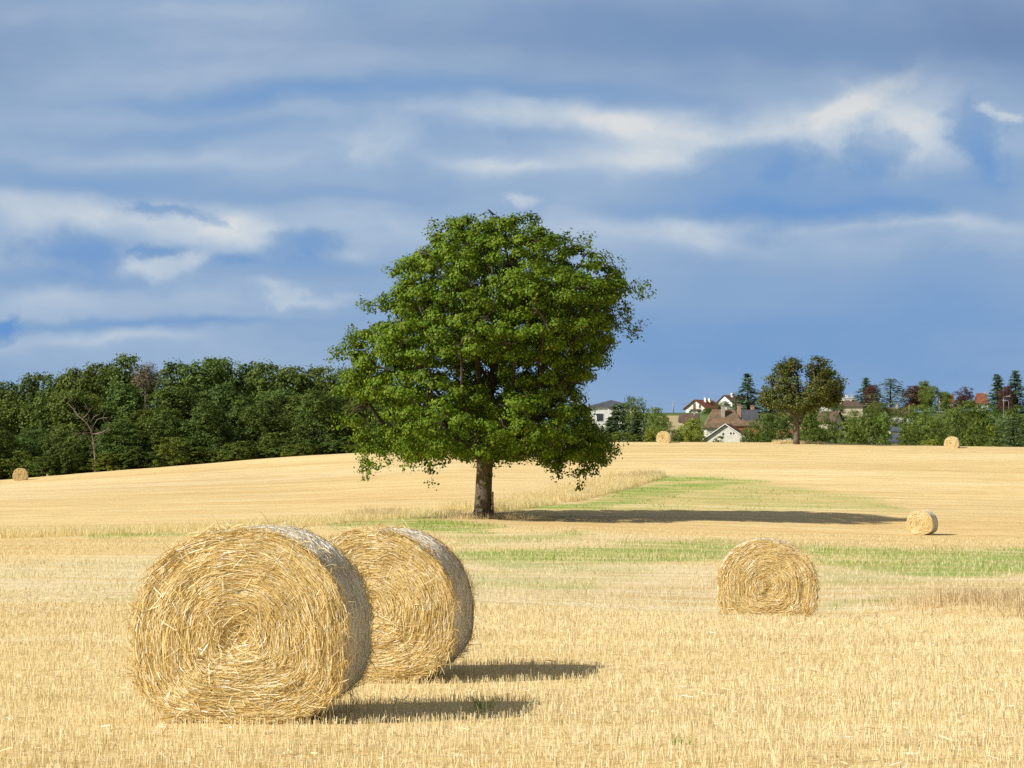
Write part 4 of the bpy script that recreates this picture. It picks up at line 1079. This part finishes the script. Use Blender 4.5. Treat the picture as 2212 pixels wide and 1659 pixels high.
def build_village_trees():
    gp = 'trees and bushes around the village'
    g, y, b, p, s = (1, 1, 1), (1.7, 1.45, .9), (1.05, 1.1, 1.45), (.95, .32, 1.3), (1.7, 1.5, 1.7)
    T = [  # name, kind, px, d, top row, width px, tint, label
        ('conifer', 'fir1', 1335, 400, 872, 74, g, 'dark conifer below the slate roofed white house'),
        ('broadleaf_tree', 'round1', 1372, 430, 853, 66, g, 'green tree covering the veranda of the slate roofed house'),
        ('broadleaf_tree', 'round0', 1416, 410, 876, 60, (1.2, 1.15, .9), 'round light green tree left of the bare tan meadow'),
        ('broadleaf_tree', 'round2', 1438, 380, 893, 44, g, 'dark round tree beside the tan meadow, above the crest bale'),
        ('conifer', 'fir0', 1374, 330, 905, 50, g, 'dark conifer at the field edge left of the crest bale'),
        ('conifer', 'spire', 1318, 345, 900, 40, g, 'dark conifer beside the hanging leaves of the oak'),
        ('shrub', 'shrub2', 1411, 270, 925, 40, y, 'yellow green shrub left of the crest bale'),
        ('shrub', 'shrub0', 1462, 280, 928, 30, g, 'small green bush just right of the crest bale'),
        ('shrub', 'shrub1', 1345, 275, 932, 70, g, 'wide dark bush under the slate roofed house'),
        ('broadleaf_tree', 'tall2', 1495, 300, 902, 54, (1.8, 1.6, 1.1), 'pale green young tree in front of the old farmhouse'),
        ('shrub', 'shrub2', 1554, 310, 941, 34, g, 'dark bush in front of the stone barn gable'),
        ('broadleaf_tree', 'round2', 1530, 760, 878, 26, g, 'small round tree beside the white chalet'),
        ('broadleaf_tree', 'round1', 1564, 770, 866, 34, (1.1, 1.1, 1.1), 'round tree between the chalet and the brown roof'),
        ('conifer', 'fir1', 1616, 700, 806, 60, (1.1, 1.15, 1.5), 'tall bluish conifer left of the forked crest tree'),
        ('broadleaf_tree', 'round0', 1660, 330, 890, 84, (.95, 1, 1), 'big dark bush right of the stone barn'),
        ('shrub', 'shrub0', 1618, 320, 925, 34, g, 'dark bush against the right side of the barn'),
        ('conifer', 'fir1', 1668, 640, 868, 60, (.9, .95, 1.2), 'dark conifer behind the forked crest tree'),
        ('broadleaf_tree', 'round1', 1700, 560, 886, 60, g, 'green tree seen left of the crest tree trunk'),
        ('shrub', 'shrub1', 1700, 290, 925, 44, g, 'dark bush just left of the crest tree trunk'),
        ('broadleaf_tree', 'tall3', 1752, 330, 888, 52, (.9, .95, .9), 'narrow dark tree right of the crest tree trunk'),
        ('broadleaf_tree', 'round2', 1780, 360, 884, 70, (.95, .95, .95), 'dark tree below the long white building'),
        ('shrub', 'shrub0', 1762, 282, 925, 60, (.9, .95, .9), 'dark shrub right of the crest tree foot'),
        ('shrub', 'shrub2', 1836, 300, 910, 66, (1.1, 1.05, .9), 'olive shrub below the cream walled house'),
        ('broadleaf_tree', 'round0', 1845, 420, 882, 56, (1.2, 1.2, .9), 'light green tree right of the cream walled house'),
        ('shrub', 'shrub1', 1880, 310, 905, 70, g, 'broad green bush left of the blue roof'),
        ('broadleaf_tree', 'tall1', 1907, 330, 890, 36, (1.3, 1.5, 1.5), 'small bluish green tree above the blue roof'),
        ('conifer', 'fir1', 1872, 790, 815, 44, (1.1, 1.15, 1), 'tall green conifer behind the first purple tree'),
        ('broadleaf_tree', 'tall0', 1886, 760, 828, 36, p, 'purple leaved tree left of the silvery cedar'),
        ('cedar', 'cedar', 1925, 740, 816, 84, s, 'silvery blue cedar with flat layered branches'),
        ('broadleaf_tree', 'round1', 1900, 640, 868, 60, (1.15, 1, .9), 'olive tree in front of the silvery cedar'),
        ('broadleaf_tree', 'tall2', 1974, 770, 832, 40, p, 'purple leaved tree right of the silvery cedar'),
        ('broadleaf_tree', 'tall3', 1996, 800, 821, 34, (1.2, 1.15, .9), 'green tree just behind the second purple tree'),
        ('broadleaf_tree', 'round1', 2014, 760, 832, 50, (1.5, 1.4, 1.5), 'grey green round tree right of the second purple tree'),
        ('broadleaf_tree', 'tall1', 2046, 840, 845, 24, (1.3, 1.3, 1.5), 'slim grey green tree behind the small red roof'),
        ('broadleaf_tree', 'round2', 2081, 780, 834, 48, p, 'round purple tree right of the small red roof'),
        ('broadleaf_tree', 'round0', 2000, 480, 872, 90, (1.15, 1.15, .9), 'large green tree right of the brown ridge roof'),
        ('broadleaf_tree', 'round1', 2090, 520, 862, 80, (1.2, 1.1, .85), 'olive green round tree below the round purple tree'),
        ('broadleaf_tree', 'round2', 1990, 340, 892, 84, g, 'dense green tree behind the pale weeds of the crest'),
        ('broadleaf_tree', 'round0', 2062, 350, 880, 100, g, 'widest green tree, directly behind the far right bale'),
        ('shrub', 'shrub1', 1962, 290, 928, 50, g, 'dark bush right of the blue roof'),
        ('shrub', 'shrub0', 2106, 285, 920, 66, g, 'bush right of the far right bale'),
        ('shrub', 'shrub2', 2014, 262, 949, 44, (2.2, 1.8, 1.4), 'low pale green weeds left of the far right bale'),
        ('conifer', 'fir0', 2157, 760, 807, 36, (1.1, 1.1, 1.1), 'slender conifer right of the steep red roof'),
        ('broadleaf_tree', 'tall2', 2178, 740, 832, 34, p, 'purple tree between the two conifers at the right'),
        ('conifer', 'fir1', 2196, 770, 799, 52, (.95, 1, 1.1), 'tallest conifer at the right edge'),
        ('broadleaf_tree', 'round1', 2130, 560, 870, 64, (1.1, 1.15, 1.1), 'round green tree below the steep red roof'),
        ('broadleaf_tree', 'round2', 2196, 520, 872, 66, g, 'dark tree beneath the tallest conifer at the right'),
        ('cedar', 'cedar', 2190, 300, 900, 110, (1.2, 1.2, 1.2), 'broad layered conifer at the right edge of the crest'),
        ('shrub', 'shrub2', 2148, 310, 918, 50, (1.3, 1.25, .9), 'yellowish bush left of the broad layered conifer'),
        ('broadleaf_tree', 'round0', 2250, 320, 890, 90, g, 'dark tree cut by the right edge of the photo'),
        ('hedge_tree', 'round1', 1808, 700, 872, 40, g, 'dark tree left of the brown roofs'),
        ('broadleaf_tree', 'round0', 1950, 600, 880, 50, (1.1, 1, .9), 'olive tree in front of the brown ridge roof'),
        ('broadleaf_tree', 'round2', 1735, 690, 868, 60, (.85, .9, 1.1), 'dark tree filling the fork of the crest tree'),
        ('shrub', 'shrub0', 1590, 790, 874, 20, g, 'small tree below the brown roof with white chimney'),
        ('shrub', 'shrub1', 2120, 330, 905, 60, (1.1, 1.1, 1), 'green bush between far bale and yellowish bush'),
        ('broadleaf_tree', 'tall0', 1330, 620, 900, 60, g, 'tree behind the slate roofed house and the oak'),
    ]
    for nm, kind, px, d, top, w, tn, lab in T:
        cat = 'shrub' if nm == 'shrub' else 'tree'
        v = 1 + .16 * (random.random() - .5)
        plant(nm, kind, px, d, top, w, lab, tuple(q * v * 1.22 for q in tn), gp, cat)
build_village_trees()

# ------------------------------------------------------------------ houses
def window(parent, x, z, w, h, y, pane='glass'):
    mb = MB(); mb.box(x - w / 2 - .08, x + w / 2 + .08, y - .06, y + .02, z - .08, z + h + .08); f = mb.build('window', M['frame'], parent)
    mb = MB(); mb.box(x - w / 2, x + w / 2, y - .075, y - .05, z, z + h); mb.build('pane', M[pane], f)

def house(name, label, px, d, yaw, W, Lh, wall_h, roof_h, wallm, roofm, over=.5, hip=0.0, chims=(), wins=(), door=None, base_drop=2.0, base_row=None, group='village houses', balcony=None, flat=False):
    """gable end on local -y; W across x, Lh along y"""
    x = ray(px, HOR)[0] * d; z = tz(x, d)
    if base_row is not None: z = CAMZ + ray(px, base_row)[1] * d
    t = tag(empty(name, (x, d, z), yaw), label, 'house', group)
    mb = MB(); h = W / 2
    if flat or hip: mb.box(-h, h, 0, Lh, -base_drop, wall_h)
    else: mb.prism([(-h, -base_drop), (h, -base_drop), (h, wall_h), (0, wall_h + roof_h - .12), (-h, wall_h)], 0, Lh)
    mb.build('wall', M[wallm], t)
    mb = MB(); th = .22
    if flat: mb.box(-h - over, h + over, -over, Lh + over, wall_h + .003, wall_h + .35)
    elif hip:
        e = h + over; zb = wall_h; zt = wall_h + roof_h; a, bb = -over, Lh + over
        mb.add([(-e, a, zb), (e, a, zb), (e, bb, zb), (-e, bb, zb), (0, a + hip, zt), (0, bb - hip, zt)], [(0, 3, 2, 1), (0, 1, 4), (1, 2, 5, 4), (2, 3, 5), (3, 0, 4, 5)])
    else:
        sl = roof_h / h; e = h + over
        for s in (-1, 1):
            pts = [(s * e, wall_h - over * sl), (0, wall_h + roof_h), (0, wall_h + roof_h + th), (s * e, wall_h - over * sl + th)]
            if s > 0: pts = pts[::-1]
            mb.prism(pts, -over, Lh + over)
    rf = mb.build('roof', M[roofm], t)
    for (cx, cy, cw, z0, z1, m_) in chims:
        mb = MB(); mb.box(cx - cw / 2, cx + cw / 2, cy - cw / 2, cy + cw / 2, z0, z1); mb.box(cx - cw / 2 - .08, cx + cw / 2 + .08, cy - cw / 2 - .08, cy + cw / 2 + .08, z1 + .003, z1 + .15)
        mb.build('chimney', M[m_], rf)
    for (wx, wz, ww, wh) in wins: window(t, wx, wz, ww, wh, 0)
    if door:
        mb = MB(); mb.box(door[0] - door[1] / 2, door[0] + door[1] / 2, -.05, .03, door[3] if len(door) > 3 else 0, door[2]); mb.build('door', M['timber'], t)
    if balcony:
        bx0, bx1, bz, dep = balcony
        mb = MB(); mb.box(bx0, bx1, -dep, -.003, bz - .15, bz); mb.box(bx0, bx1, -dep, -dep + .06, bz + .85, bz + .95)
        for q in np.linspace(bx0 + .03, bx1 - .03, 9): mb.box(q - .03, q + .03, -dep + .005, -dep + .055, bz + .003, bz + .847)
        mb.build('balcony', M['timber'], t)
    return t

def build_village():
    # white house with slate roof beside the oak, posts under a veranda roof
    d = 480; s = d / F
    t = house('slate_house', 'white house with a dark slate roof and white veranda posts beside the oak', 1322, d, R(0), 10.6, 8.0, 8.2, 1.6, 'white_wall', 'slate', .4, 3.6,
              wins=[(-2.5, 5.2, 1.4, 1.6), (.6, 5.2, 1.4, 1.6), (3.2, 5.0, 1.8, 2.1)], base_row=963)
    mb = MB(); mb.prism([(-1.0, 7.85), (6.4, 7.85), (6.4, 8.0), (-1.0, 8.0)], -2.6, -.5); mb.build('veranda_roof', M['slate'], t)
    mb = MB(); mb.box(-1.0, 6.4, -2.6, -.003, 4.5, 4.75); mb.build('balcony', M['frame'], t)
    for q in (-.8, 1.6, 3.9, 6.2):
        mb = MB(); mb.box(q - .12, q + .12, -2.5, -2.26, -1.5, 7.84); mb.build('post', M['frame'], t)
    # chalet
    house('chalet', 'white chalet with red roof and a dark balcony on the skyline', 1503, 790, R(-38), 8.2, 10.5, 2.4, 2.7, 'white_wall', 'red_tile', .8, 0,
          [(1.2, 4.5, .7, 4.2, 5.9, 'white_wall'), (1.0, 7.5, .7, 4.2, 5.8, 'white_wall')], [(-2.2, .4, 1.0, 1.0), (1.6, .3, 1.3, 1.2), (1.9, 2.3, .8, 1.2)], (-.4, 1.1, 4.0, 1.9), 2.0, 896, balcony=(-2.3, 2.3, 1.85, 1.0))
    house('tiled_house', 'brown roofed house with a white chimney right of the chalet', 1566, 830, R(-52), 8, 10, 2.4, 2.6, 'white_wall', 'brown_tile', .5, 0, [(1.0, 3.0, .9, 4.0, 5.8, 'white_wall')], [(-1.5, .6, 1, 1)], base_row=884)
    # the old farm
    t = house('farmhouse', 'old farmhouse with a huge weathered brown tile roof', 1602, 604, R(90), 8.0, 9.6, 3.2, 5.0, 'stone_wall', 'old_tile', .7, 2.6,
              [(-1.6, 5.0, .9, 5.0, 9.0, 'chimney'), (-.6, .6, .9, 5.0, 9.2, 'brick_chimney')], base_row=951)
    for q in (4.0, 6.4, 8.2):       # windows on the long side, which faces the field
        mb = MB(); mb.box(-4.06, -3.98, q - .5, q + .5, 1.0, 2.2); f = mb.build('window', M['frame'], t)
        mb = MB(); mb.box(-4.075, -4.05, q - .4, q + .4, 1.1, 2.1); mb.build('pane', M['glass'], f)
    house('farm_wing', 'slate and red roofed wing at the right end of the old farmhouse', 1634, 612, R(90), 6.5, 3.6, 4.6, 3.4, 'stone_wall', 'slate', .4, 0, [(.6, .9, .9, 6.0, 9.2, 'brick_chimney')], base_row=951)
    house('farm_shed', 'low grey brown roofed shed between farmhouse and red barn roof', 1640, 592, R(90), 4.5, 7.0, 3.7, 1.2, 'brick_wall', 'old_tile', .3, 0, base_row=951)
    t = house('stone_barn', 'pale stone barn with a wide gable and a red roof', 1568, 560, R(-16), 10.6, 8.5, .5, 3.6, 'stone_wall', 'red_tile', .45, 0, base_row=953)
    for (cx, cz, r, ) in ((-.6, 1.75, .30), (1.3, 1.9, .26), (2.0, 1.9, .22)):
        mb = MB(); k = 14
        mb.prism([(cx + r * .8 * math.cos(2 * math.pi * i / k), cz + r * 1.2 * math.sin(2 * math.pi * i / k)) for i in range(k)], -.05, .02); mb.build('window', M['glass'], t)
    mb = MB()
    for s in (-1, 1): mb.prism([(s * 5.75, .22), (0, 4.12), (0, 4.34), (s * 5.75, .44)][::(1 if s < 0 else -1)], -.62, -.453)
    mb.build('verge_board', M['frame'], t)
    house('cottage', 'low brown roof of a cottage left of the old farmhouse', 1508, 640, R(80), 5.5, 5.0, 3.0, 1.9, 'cream_wall', 'brown_tile', .3, 0, [(.3, 1.0, .6, 4, 5.6, 'chimney')], base_row=934)
    house('long_building', 'long low white building behind the crest tree', 1806, 800, R(90), 7, 8.5, 1.9, .8, 'white_wall', 'brown_tile', .3, 0, wins=[], base_row=889)
    house('flat_house', 'white flat roofed building on the skyline right of the crest tree', 1838, 870, R(8), 5.0, 6, 5.2, 1, 'white_wall', 'frame', .15, 0, [(-.8, 2, .8, 5.4, 6.4, 'white_wall'), (1.2, 2, .5, 5.4, 7.0, 'chimney')], [(-1.2, 3.6, 1.5, .9), (1.2, 3.6, 1.3, .9)], base_row=890, flat=True)
    house('tiled_house', 'wide dark brown roof below the white flat roofed building', 1862, 730, R(88), 7.0, 7.0, 2.8, 1.9, 'cream_wall', 'brown_tile', .5, 1.8, base_row=898)
    house('tiled_house', 'dark brown ridge roof with a pale chimney below the cedar', 1970, 680, R(90), 6.5, 7.6, 2.2, 1.9, 'white_wall', 'brown_tile', .5, 0, [(-.7, 4.4, .6, 2.6, 5.1, 'chimney')], base_row=911)
    house('tiled_house', 'brown roofed house with a cream gable above the olive shrub', 1812, 590, R(55), 5.2, 4.5, 2.2, 2.4, 'cream_wall', 'brown_tile', .5, 0, wins=[(0, .5, .9, 1.0)], base_row=928)
    house('garage', 'small blue grey roof between green bushes', 1946, 540, R(90), 4, 2.7, 2.2, .9, 'cream_wall', 'blue_roof', .3, 0, base_row=952)
    house('barn', 'long blue grey barn roof at the field edge', 1950, 500, R(90), 4.5, 5.0, .7, 1.5, 'cream_wall', 'blue_roof', .3, 0, base_row=961)
    house('hut', 'tiny brown roofed hut in front of the blue grey barn', 1917, 470, R(70), 1.6, 1.6, .3, .5, 'cream_wall', 'brown_tile', .15, 0, base_row=961)
    house('red_roof_house', 'white house with a small red roof on the skyline', 2059, 850, R(88), 6, 4.6, 3.0, 2.5, 'white_wall', 'red_tile', .4, 0, [(.5, 2.8, .7, 4.0, 6.2, 'chimney')], base_row=886)
    house('red_roof_house', 'house with a tall steep red roof and pale chimney at right', 2136, 800, R(80), 6.0, 4.6, 2.0, 3.7, 'white_wall', 'red_tile', .4, 1.0, [(.2, 1.0, .7, 4.0, 6.1, 'chimney')], base_row=884)
    house('red_roof_house', 'small red roof just left of the crest tree trunk', 1712, 520, R(70), 3.0, 3.0, .9, 1.3, 'white_wall', 'red_tile', .3, 0, base_row=951)
    # street lamps and the wire pole
    def lamp(px, d, top, arm, label):
        x = ray(px, HOR)[0] * d; z = tz(x, d); h = CAMZ + ray(px, top)[1] * d - z
        t = tag(empty('street_lamp', (x, d, z)), label, 'street lamp')
        mb = MB(); mb.tube([(0, 0, -.3), (0, 0, h * .95), (.1 * arm, 0, h), (.9 * arm, 0, h + .12)], [.09, .07, .06, .05], 8); mb.build('pole', M['pole_metal'], t, True)
        mb = MB(); mb.hexa([(.8 * arm, -.2, h - .05), (1.9 * arm, -.2, h + .1), (1.9 * arm, .2, h + .1), (.8 * arm, .2, h - .05), (.8 * arm, -.14, h + .22), (1.8 * arm, -.14, h + .32), (1.8 * arm, .14, h + .32), (.8 * arm, .14, h + .22)]); mb.build('lamp_head', M['pole_metal'], t)
    lamp(2170, 640, 857, 1, 'grey street lamp with its arm to the right, before the conifers')
    lamp(2181, 660, 866, -1, 'shorter grey post right of the street lamp')
    d = 780; x = ray(1455, HOR)[0] * d; z = tz(x, d); h = CAMZ + ray(1455, 866)[1] * d - z
    t = tag(empty('utility_pole', (x, d, z)), 'grey utility pole with wires left of the chalet', 'utility pole')
    mb = MB(); mb.tube([(0, 0, -.3), (0, 0, h)], [.2, .14], 8); mb.build('pole', M['pole_metal'], t, True)
    mb = MB(); mb.box(-.9, .9, -.08, .08, h - .75, h - .6); mb.build('crossarm', M['pole_metal'], t)
    mb = MB()
    for q, e in ((-.8, -10.5), (.8, 7.5)):
        mb.tube([(q, -.1 , h - .58), (q * .5 + e * .5, -.1, h - 1.25), (e, -.1, h - 1.1)], [.025] * 3, 4)
    mb.build('wire', M['pole_metal'], t)
build_village()

# ------------------------------------------------------------------ sun, sky, camera
SUN_EL, SUN_AZ = R(35), math.radians(27)           # light travels towards +x and, by 28 degrees, away from the camera
dirv = Vector((math.cos(SUN_AZ) * math.cos(SUN_EL), math.sin(SUN_AZ) * math.cos(SUN_EL), -math.sin(SUN_EL)))
sl = bpy.data.lights.new('sun', 'SUN'); sl.energy = 4.8; sl.angle = R(.53); sl.color = (1.0, .95, .85)
so = bpy.data.objects.new('sun', sl); C.objects.link(so); so.rotation_euler = dirv.to_track_quat('-Z', 'Y').to_euler(); so.location = (-40, -20, 60)

w = bpy.data.worlds.new('World'); bpy.context.scene.world = w; w.use_nodes = True
nt = w.node_tree; ns, ls = nt.nodes, nt.links; ns.clear()
out = ns.new('ShaderNodeOutputWorld'); bg = ns.new('ShaderNodeBackground'); ls.new(bg.outputs[0], out.inputs[0])
BGS = .07; bg.inputs['Strength'].default_value = BGS
sky = ns.new('ShaderNodeTexSky'); sky.sky_type = 'NISHITA'; sky.sun_disc = False; sky.sun_elevation = SUN_EL
sky.sun_rotation = math.atan2(-dirv.x, -dirv.y) % (2 * math.pi)
tc = ns.new('ShaderNodeTexCoord'); dv = tc.outputs['Generated']
sep = ns.new('ShaderNodeSeparateXYZ'); ls.new(dv, sep.inputs[0])
yv = math_(ns, ls, 'MAXIMUM', sep.outputs[1], .08)
u = math_(ns, ls, 'DIVIDE', sep.outputs[0], yv); v = math_(ns, ls, 'DIVIDE', sep.outputs[2], yv)
cmb = ns.new('ShaderNodeCombineXYZ'); ls.new(u, cmb.inputs[0]); ls.new(v, cmb.inputs[1])
P0 = cmb.outputs[0]
# warp for ragged cloud edges
def noise_col(vec, scale, detail, rough):
    n = ns.new('ShaderNodeTexNoise'); n.inputs['Scale'].default_value = scale; n.inputs['Detail'].default_value = detail; n.inputs['Roughness'].default_value = rough
    ls.new(vec, n.inputs['Vector']); return n.outputs['Color']
def vmath(op, a, b):
    n = ns.new('ShaderNodeVectorMath'); n.operation = op
    for i, q in enumerate((a, b)):
        if isinstance(q, tuple): n.inputs[i].default_value = q
        else: ls.new(q, n.inputs[i])
    return n.outputs[1] if op in ('DOT_PRODUCT', 'LENGTH') else n.outputs[0]
soft = vmath('MULTIPLY', vmath('SUBTRACT', noise_col(mapped(ns, ls, P0, (6, 14, 1)), 1.0, 3, .55), (.5, .5, .5)), (.060, .020, 0))
hard = vmath('MULTIPLY', vmath('SUBTRACT', noise_col(mapped(ns, ls, P0, (26, 34, 1)), 1.0, 6, .62), (.5, .5, .5)), (.050, .030, 0))
mid_ = vmath('MULTIPLY', vmath('SUBTRACT', noise_col(mapped(ns, ls, P0, (17, 26, 1), loc=(2, 6, 0)), 1.0, 4, .55), (.5, .5, .5)), (.034, .020, 0))
PS = vmath('ADD', vmath('ADD', P0, soft), mid_)
PH = vmath('ADD', PS, hard)
acc = None
def blob(px, row, sx, sy, amp, rot=0.0, sharp=1.0, ragged=False):
    global acc
    m = ns.new('ShaderNodeMapping'); m.vector_type = 'TEXTURE'
    b = (CY - row) / F; el = math.atan(b) + PITCH
    m.inputs['Location'].default_value = ((px - CX) / F, math.tan(el), 0)
    m.inputs['Rotation'].default_value = (0, 0, R(rot)); m.inputs['Scale'].default_value = (sx / F, sy / F, 1)
    ls.new(PH if ragged else PS, m.inputs['Vector'])
    q = vmath('DOT_PRODUCT', m.outputs[0], m.outputs[0])
    if sharp != 1.0: q = math_(ns, ls, 'POWER', q, sharp)
    e = math_(ns, ls, 'EXPONENT', math_(ns, ls, 'MULTIPLY', q, -1.0))
    acc = math_(ns, ls, 'MULTIPLY', e, amp) if acc is None else math_(ns, ls, 'MULTIPLY_ADD', e, amp, acc)
BL = [
    # broad tone
    (1900, 740, 700, 130, -.28), (1350, 760, 500, 120, -.12), (1900, 600, 500, 40, -.06),
    (300, 12, 420, 30, .18), (1000, 120, 700, 34, .08, 3), (400, 110, 300, 40, .06), (60, 230, 300, 60, .05),
    # upper bands
    (560, 208, 330, 30, -.26), (430, 288, 260, 30, -.22), (1350, 205, 420, 30, -.18), (1650, 85, 600, 50, -.20), (900, 200, 300, 20, -.10), (150, 385, 260, 22, -.14),
    # middle streaks
    (1120, 228, 130, 16, .20), (1000, 255, 420, 24, .20), (1300, 268, 420, 30, .20), (800, 322, 96, 42, .30, 0, 1.6), (660, 320, 240, 44, .20), (1060, 360, 170, 15, .32), (1300, 345, 280, 26, .20), (500, 345, 380, 18, .14), (1130, 295, 140, 14, -.14),
    (1560, 275, 420, 50, .26), (1700, 268, 260, 34, .22, 10), (1850, 230, 170, 48, .26, 28, 1.0, True), (1930, 185, 120, 34, .18, 24, 1.0, True), (2000, 300, 120, 90, .34), (1850, 190, 300, 40, .16), (1440, 330, 140, 40, .18),
    (2192, 232, 26, 16, .45, 0, 1.4, True),
    # dark cumulus against the bright band
    (1760, 415, 330, 80, -.26, 0, 2.0, True), (1550, 330, 84, 40, -.30, 0, 1.8, True), (1700, 345, 80, 40, -.26, 0, 1.8, True), (1910, 320, 74, 46, -.34, 20, 1.8, True), (1700, 455, 420, 24, -.22), (2150, 300, 58, 90, -.42, 0, 1.6, True), (2120, 400, 120, 50, -.2),
    # bright edge low right
    (1500, 512, 110, 26, .34, 0, 1.0), (1570, 524, 70, 14, .16), (1850, 490, 420, 16, .26), (1980, 525, 420, 40, .18), (1480, 472, 60, 16, .18),
    (1112, 452, 36, 18, .36, 0, 1.3, True), (1250, 480, 200, 40, .14),
    # left cumulus group
    (220, 478, 330, 34, .36), (480, 500, 105, 52, .32, 0, 1.6), (400, 530, 130, 40, .26), (320, 570, 84, 30, .40, 0, 1.4, True), (90, 440, 220, 26, .16), (20, 500, 60, 60, .14),
    (330, 445, 84, 15, -.42, -4, 1.3, True), (425, 470, 34, 9, -.30, -20, 1.2, True), (305, 524, 42, 17, -.46, 0, 1.3, True), (450, 570, 70, 24, -.36, 0, 1.5, True), (620, 530, 92, 34, -.36, 0, 1.6, True), (120, 550, 120, 54, -.34, 0, 2.0, True), (580, 580, 150, 24, -.18),
    (110, 628, 200, 20, -.26), (760, 480, 200, 44, .14), (600, 420, 300, 18, -.14), (250, 405, 260, 16, -.10), (760, 590, 140, 20, -.12),
    (60, 668, 130, 26, .18), (640, 635, 130, 20, .26, 0, 1.3, True), (350, 645, 240, 26, .14), (740, 565, 60, 14, .14),
    (16, 722, 30, 30, -.50, 0, 1.6, True), (180, 708, 300, 10, -.28), (420, 700, 150, 10, -.16), (240, 737, 150, 11, .24), (30, 750, 60, 20, .12), (560, 700, 260, 10, -.08),
]
for bl in BL: blob(*bl)
streak = tex_noise(ns, ls, mapped(ns, ls, P0, (4.5, 34, 1)), 1.0, 5, .5, .3)
puff = tex_noise(ns, ls, mapped(ns, ls, PS, (13, 24, 1), loc=(5, 3, 0)), 1.0, 7, .55)
mod = math_(ns, ls, 'MULTIPLY_ADD', puff, 1.3, .15)
val = math_(ns, ls, 'MULTIPLY_ADD', math_(ns, ls, 'SUBTRACT', streak, .5), .34, math_(ns, ls, 'MULTIPLY_ADD', acc, math_(ns, ls, 'MULTIPLY', mod, 1.0), .50))
val = math_(ns, ls, 'MULTIPLY_ADD', math_(ns, ls, 'SUBTRACT', puff, .5), .40, val)
bill = tex_noise(ns, ls, mapped(ns, ls, PS, (30, 44, 1), loc=(7, 2, 0)), 1.0, 6, .6)
val = math_(ns, ls, 'MULTIPLY_ADD', math_(ns, ls, 'SUBTRACT', bill, .5), math_(ns, ls, 'MULTIPLY_ADD', math_(ns, ls, 'ABSOLUTE', acc), .45, .04), val)
cr = ramp(ns, [(.0, (.138, .305, .625)), (.22, (.190, .345, .610)), (.45, (.270, .405, .610)), (.65, (.39, .505, .665)), (.85, (.55, .63, .715)), (1.0, (.72, .74, .75))]); ls.new(val, cr.inputs[0])
clouds = cr.outputs[0]
# heavier grey cloud towards the top right and left corners
hold, acc = acc, None
blob(2230, 20, 260, 130, .45); blob(-20, 80, 220, 200, .26); blob(1650, 60, 750, 130, .46); blob(700, 60, 700, 110, .16)
clouds = mixc(ns, ls, acc, clouds, (.125, .21, .40))
kk = 2 ** -EXPO / BGS
n = ns.new('ShaderNodeVectorMath'); n.operation = 'SCALE'; n.inputs['Scale'].default_value = kk; ls.new(clouds, n.inputs[0])
# the open sky behind the camera and overhead
f1 = ns.new('ShaderNodeMapRange'); f1.inputs['From Min'].default_value = .45; f1.inputs['From Max'].default_value = .9; ls.new(v, f1.inputs['Value'])
f2 = ns.new('ShaderNodeMapRange'); f2.inputs['From Min'].default_value = .25; f2.inputs['From Max'].default_value = -.05; ls.new(sep.outputs[1], f2.inputs['Value'])
fac = math_(ns, ls, 'MAXIMUM', f1.outputs[0], f2.outputs[0], clamp=True)
over = mixc(ns, ls, .5, sky.outputs[0], (3.6, 3.5, 3.4))          # unseen overhead cloud: even white added to brighten and neutralise the shadow fill
ls.new(mixc(ns, ls, fac, n.outputs[0], over), bg.inputs['Color'])

cam = bpy.data.cameras.new('camera'); co = bpy.data.objects.new('camera', cam); C.objects.link(co)
co.location = (0, 0, CAMZ); co.rotation_euler = (math.pi / 2 + PITCH, 0, 0)
cam.sensor_width = 36; cam.lens = F / 2212 * 36; cam.clip_start = .1; cam.clip_end = 9000
sc = bpy.context.scene; sc.camera = co
sc.view_settings.view_transform = 'Standard'; sc.view_settings.look = 'None'; sc.view_settings.gamma = 1; sc.view_settings.exposure = EXPO
sc.view_settings.use_curve_mapping = False
sc.cycles.max_bounces = 6; sc.cycles.diffuse_bounces = 3; sc.cycles.transmission_bounces = 3; sc.cycles.transparent_max_bounces = 4
sc.cycles.use_denoising = False
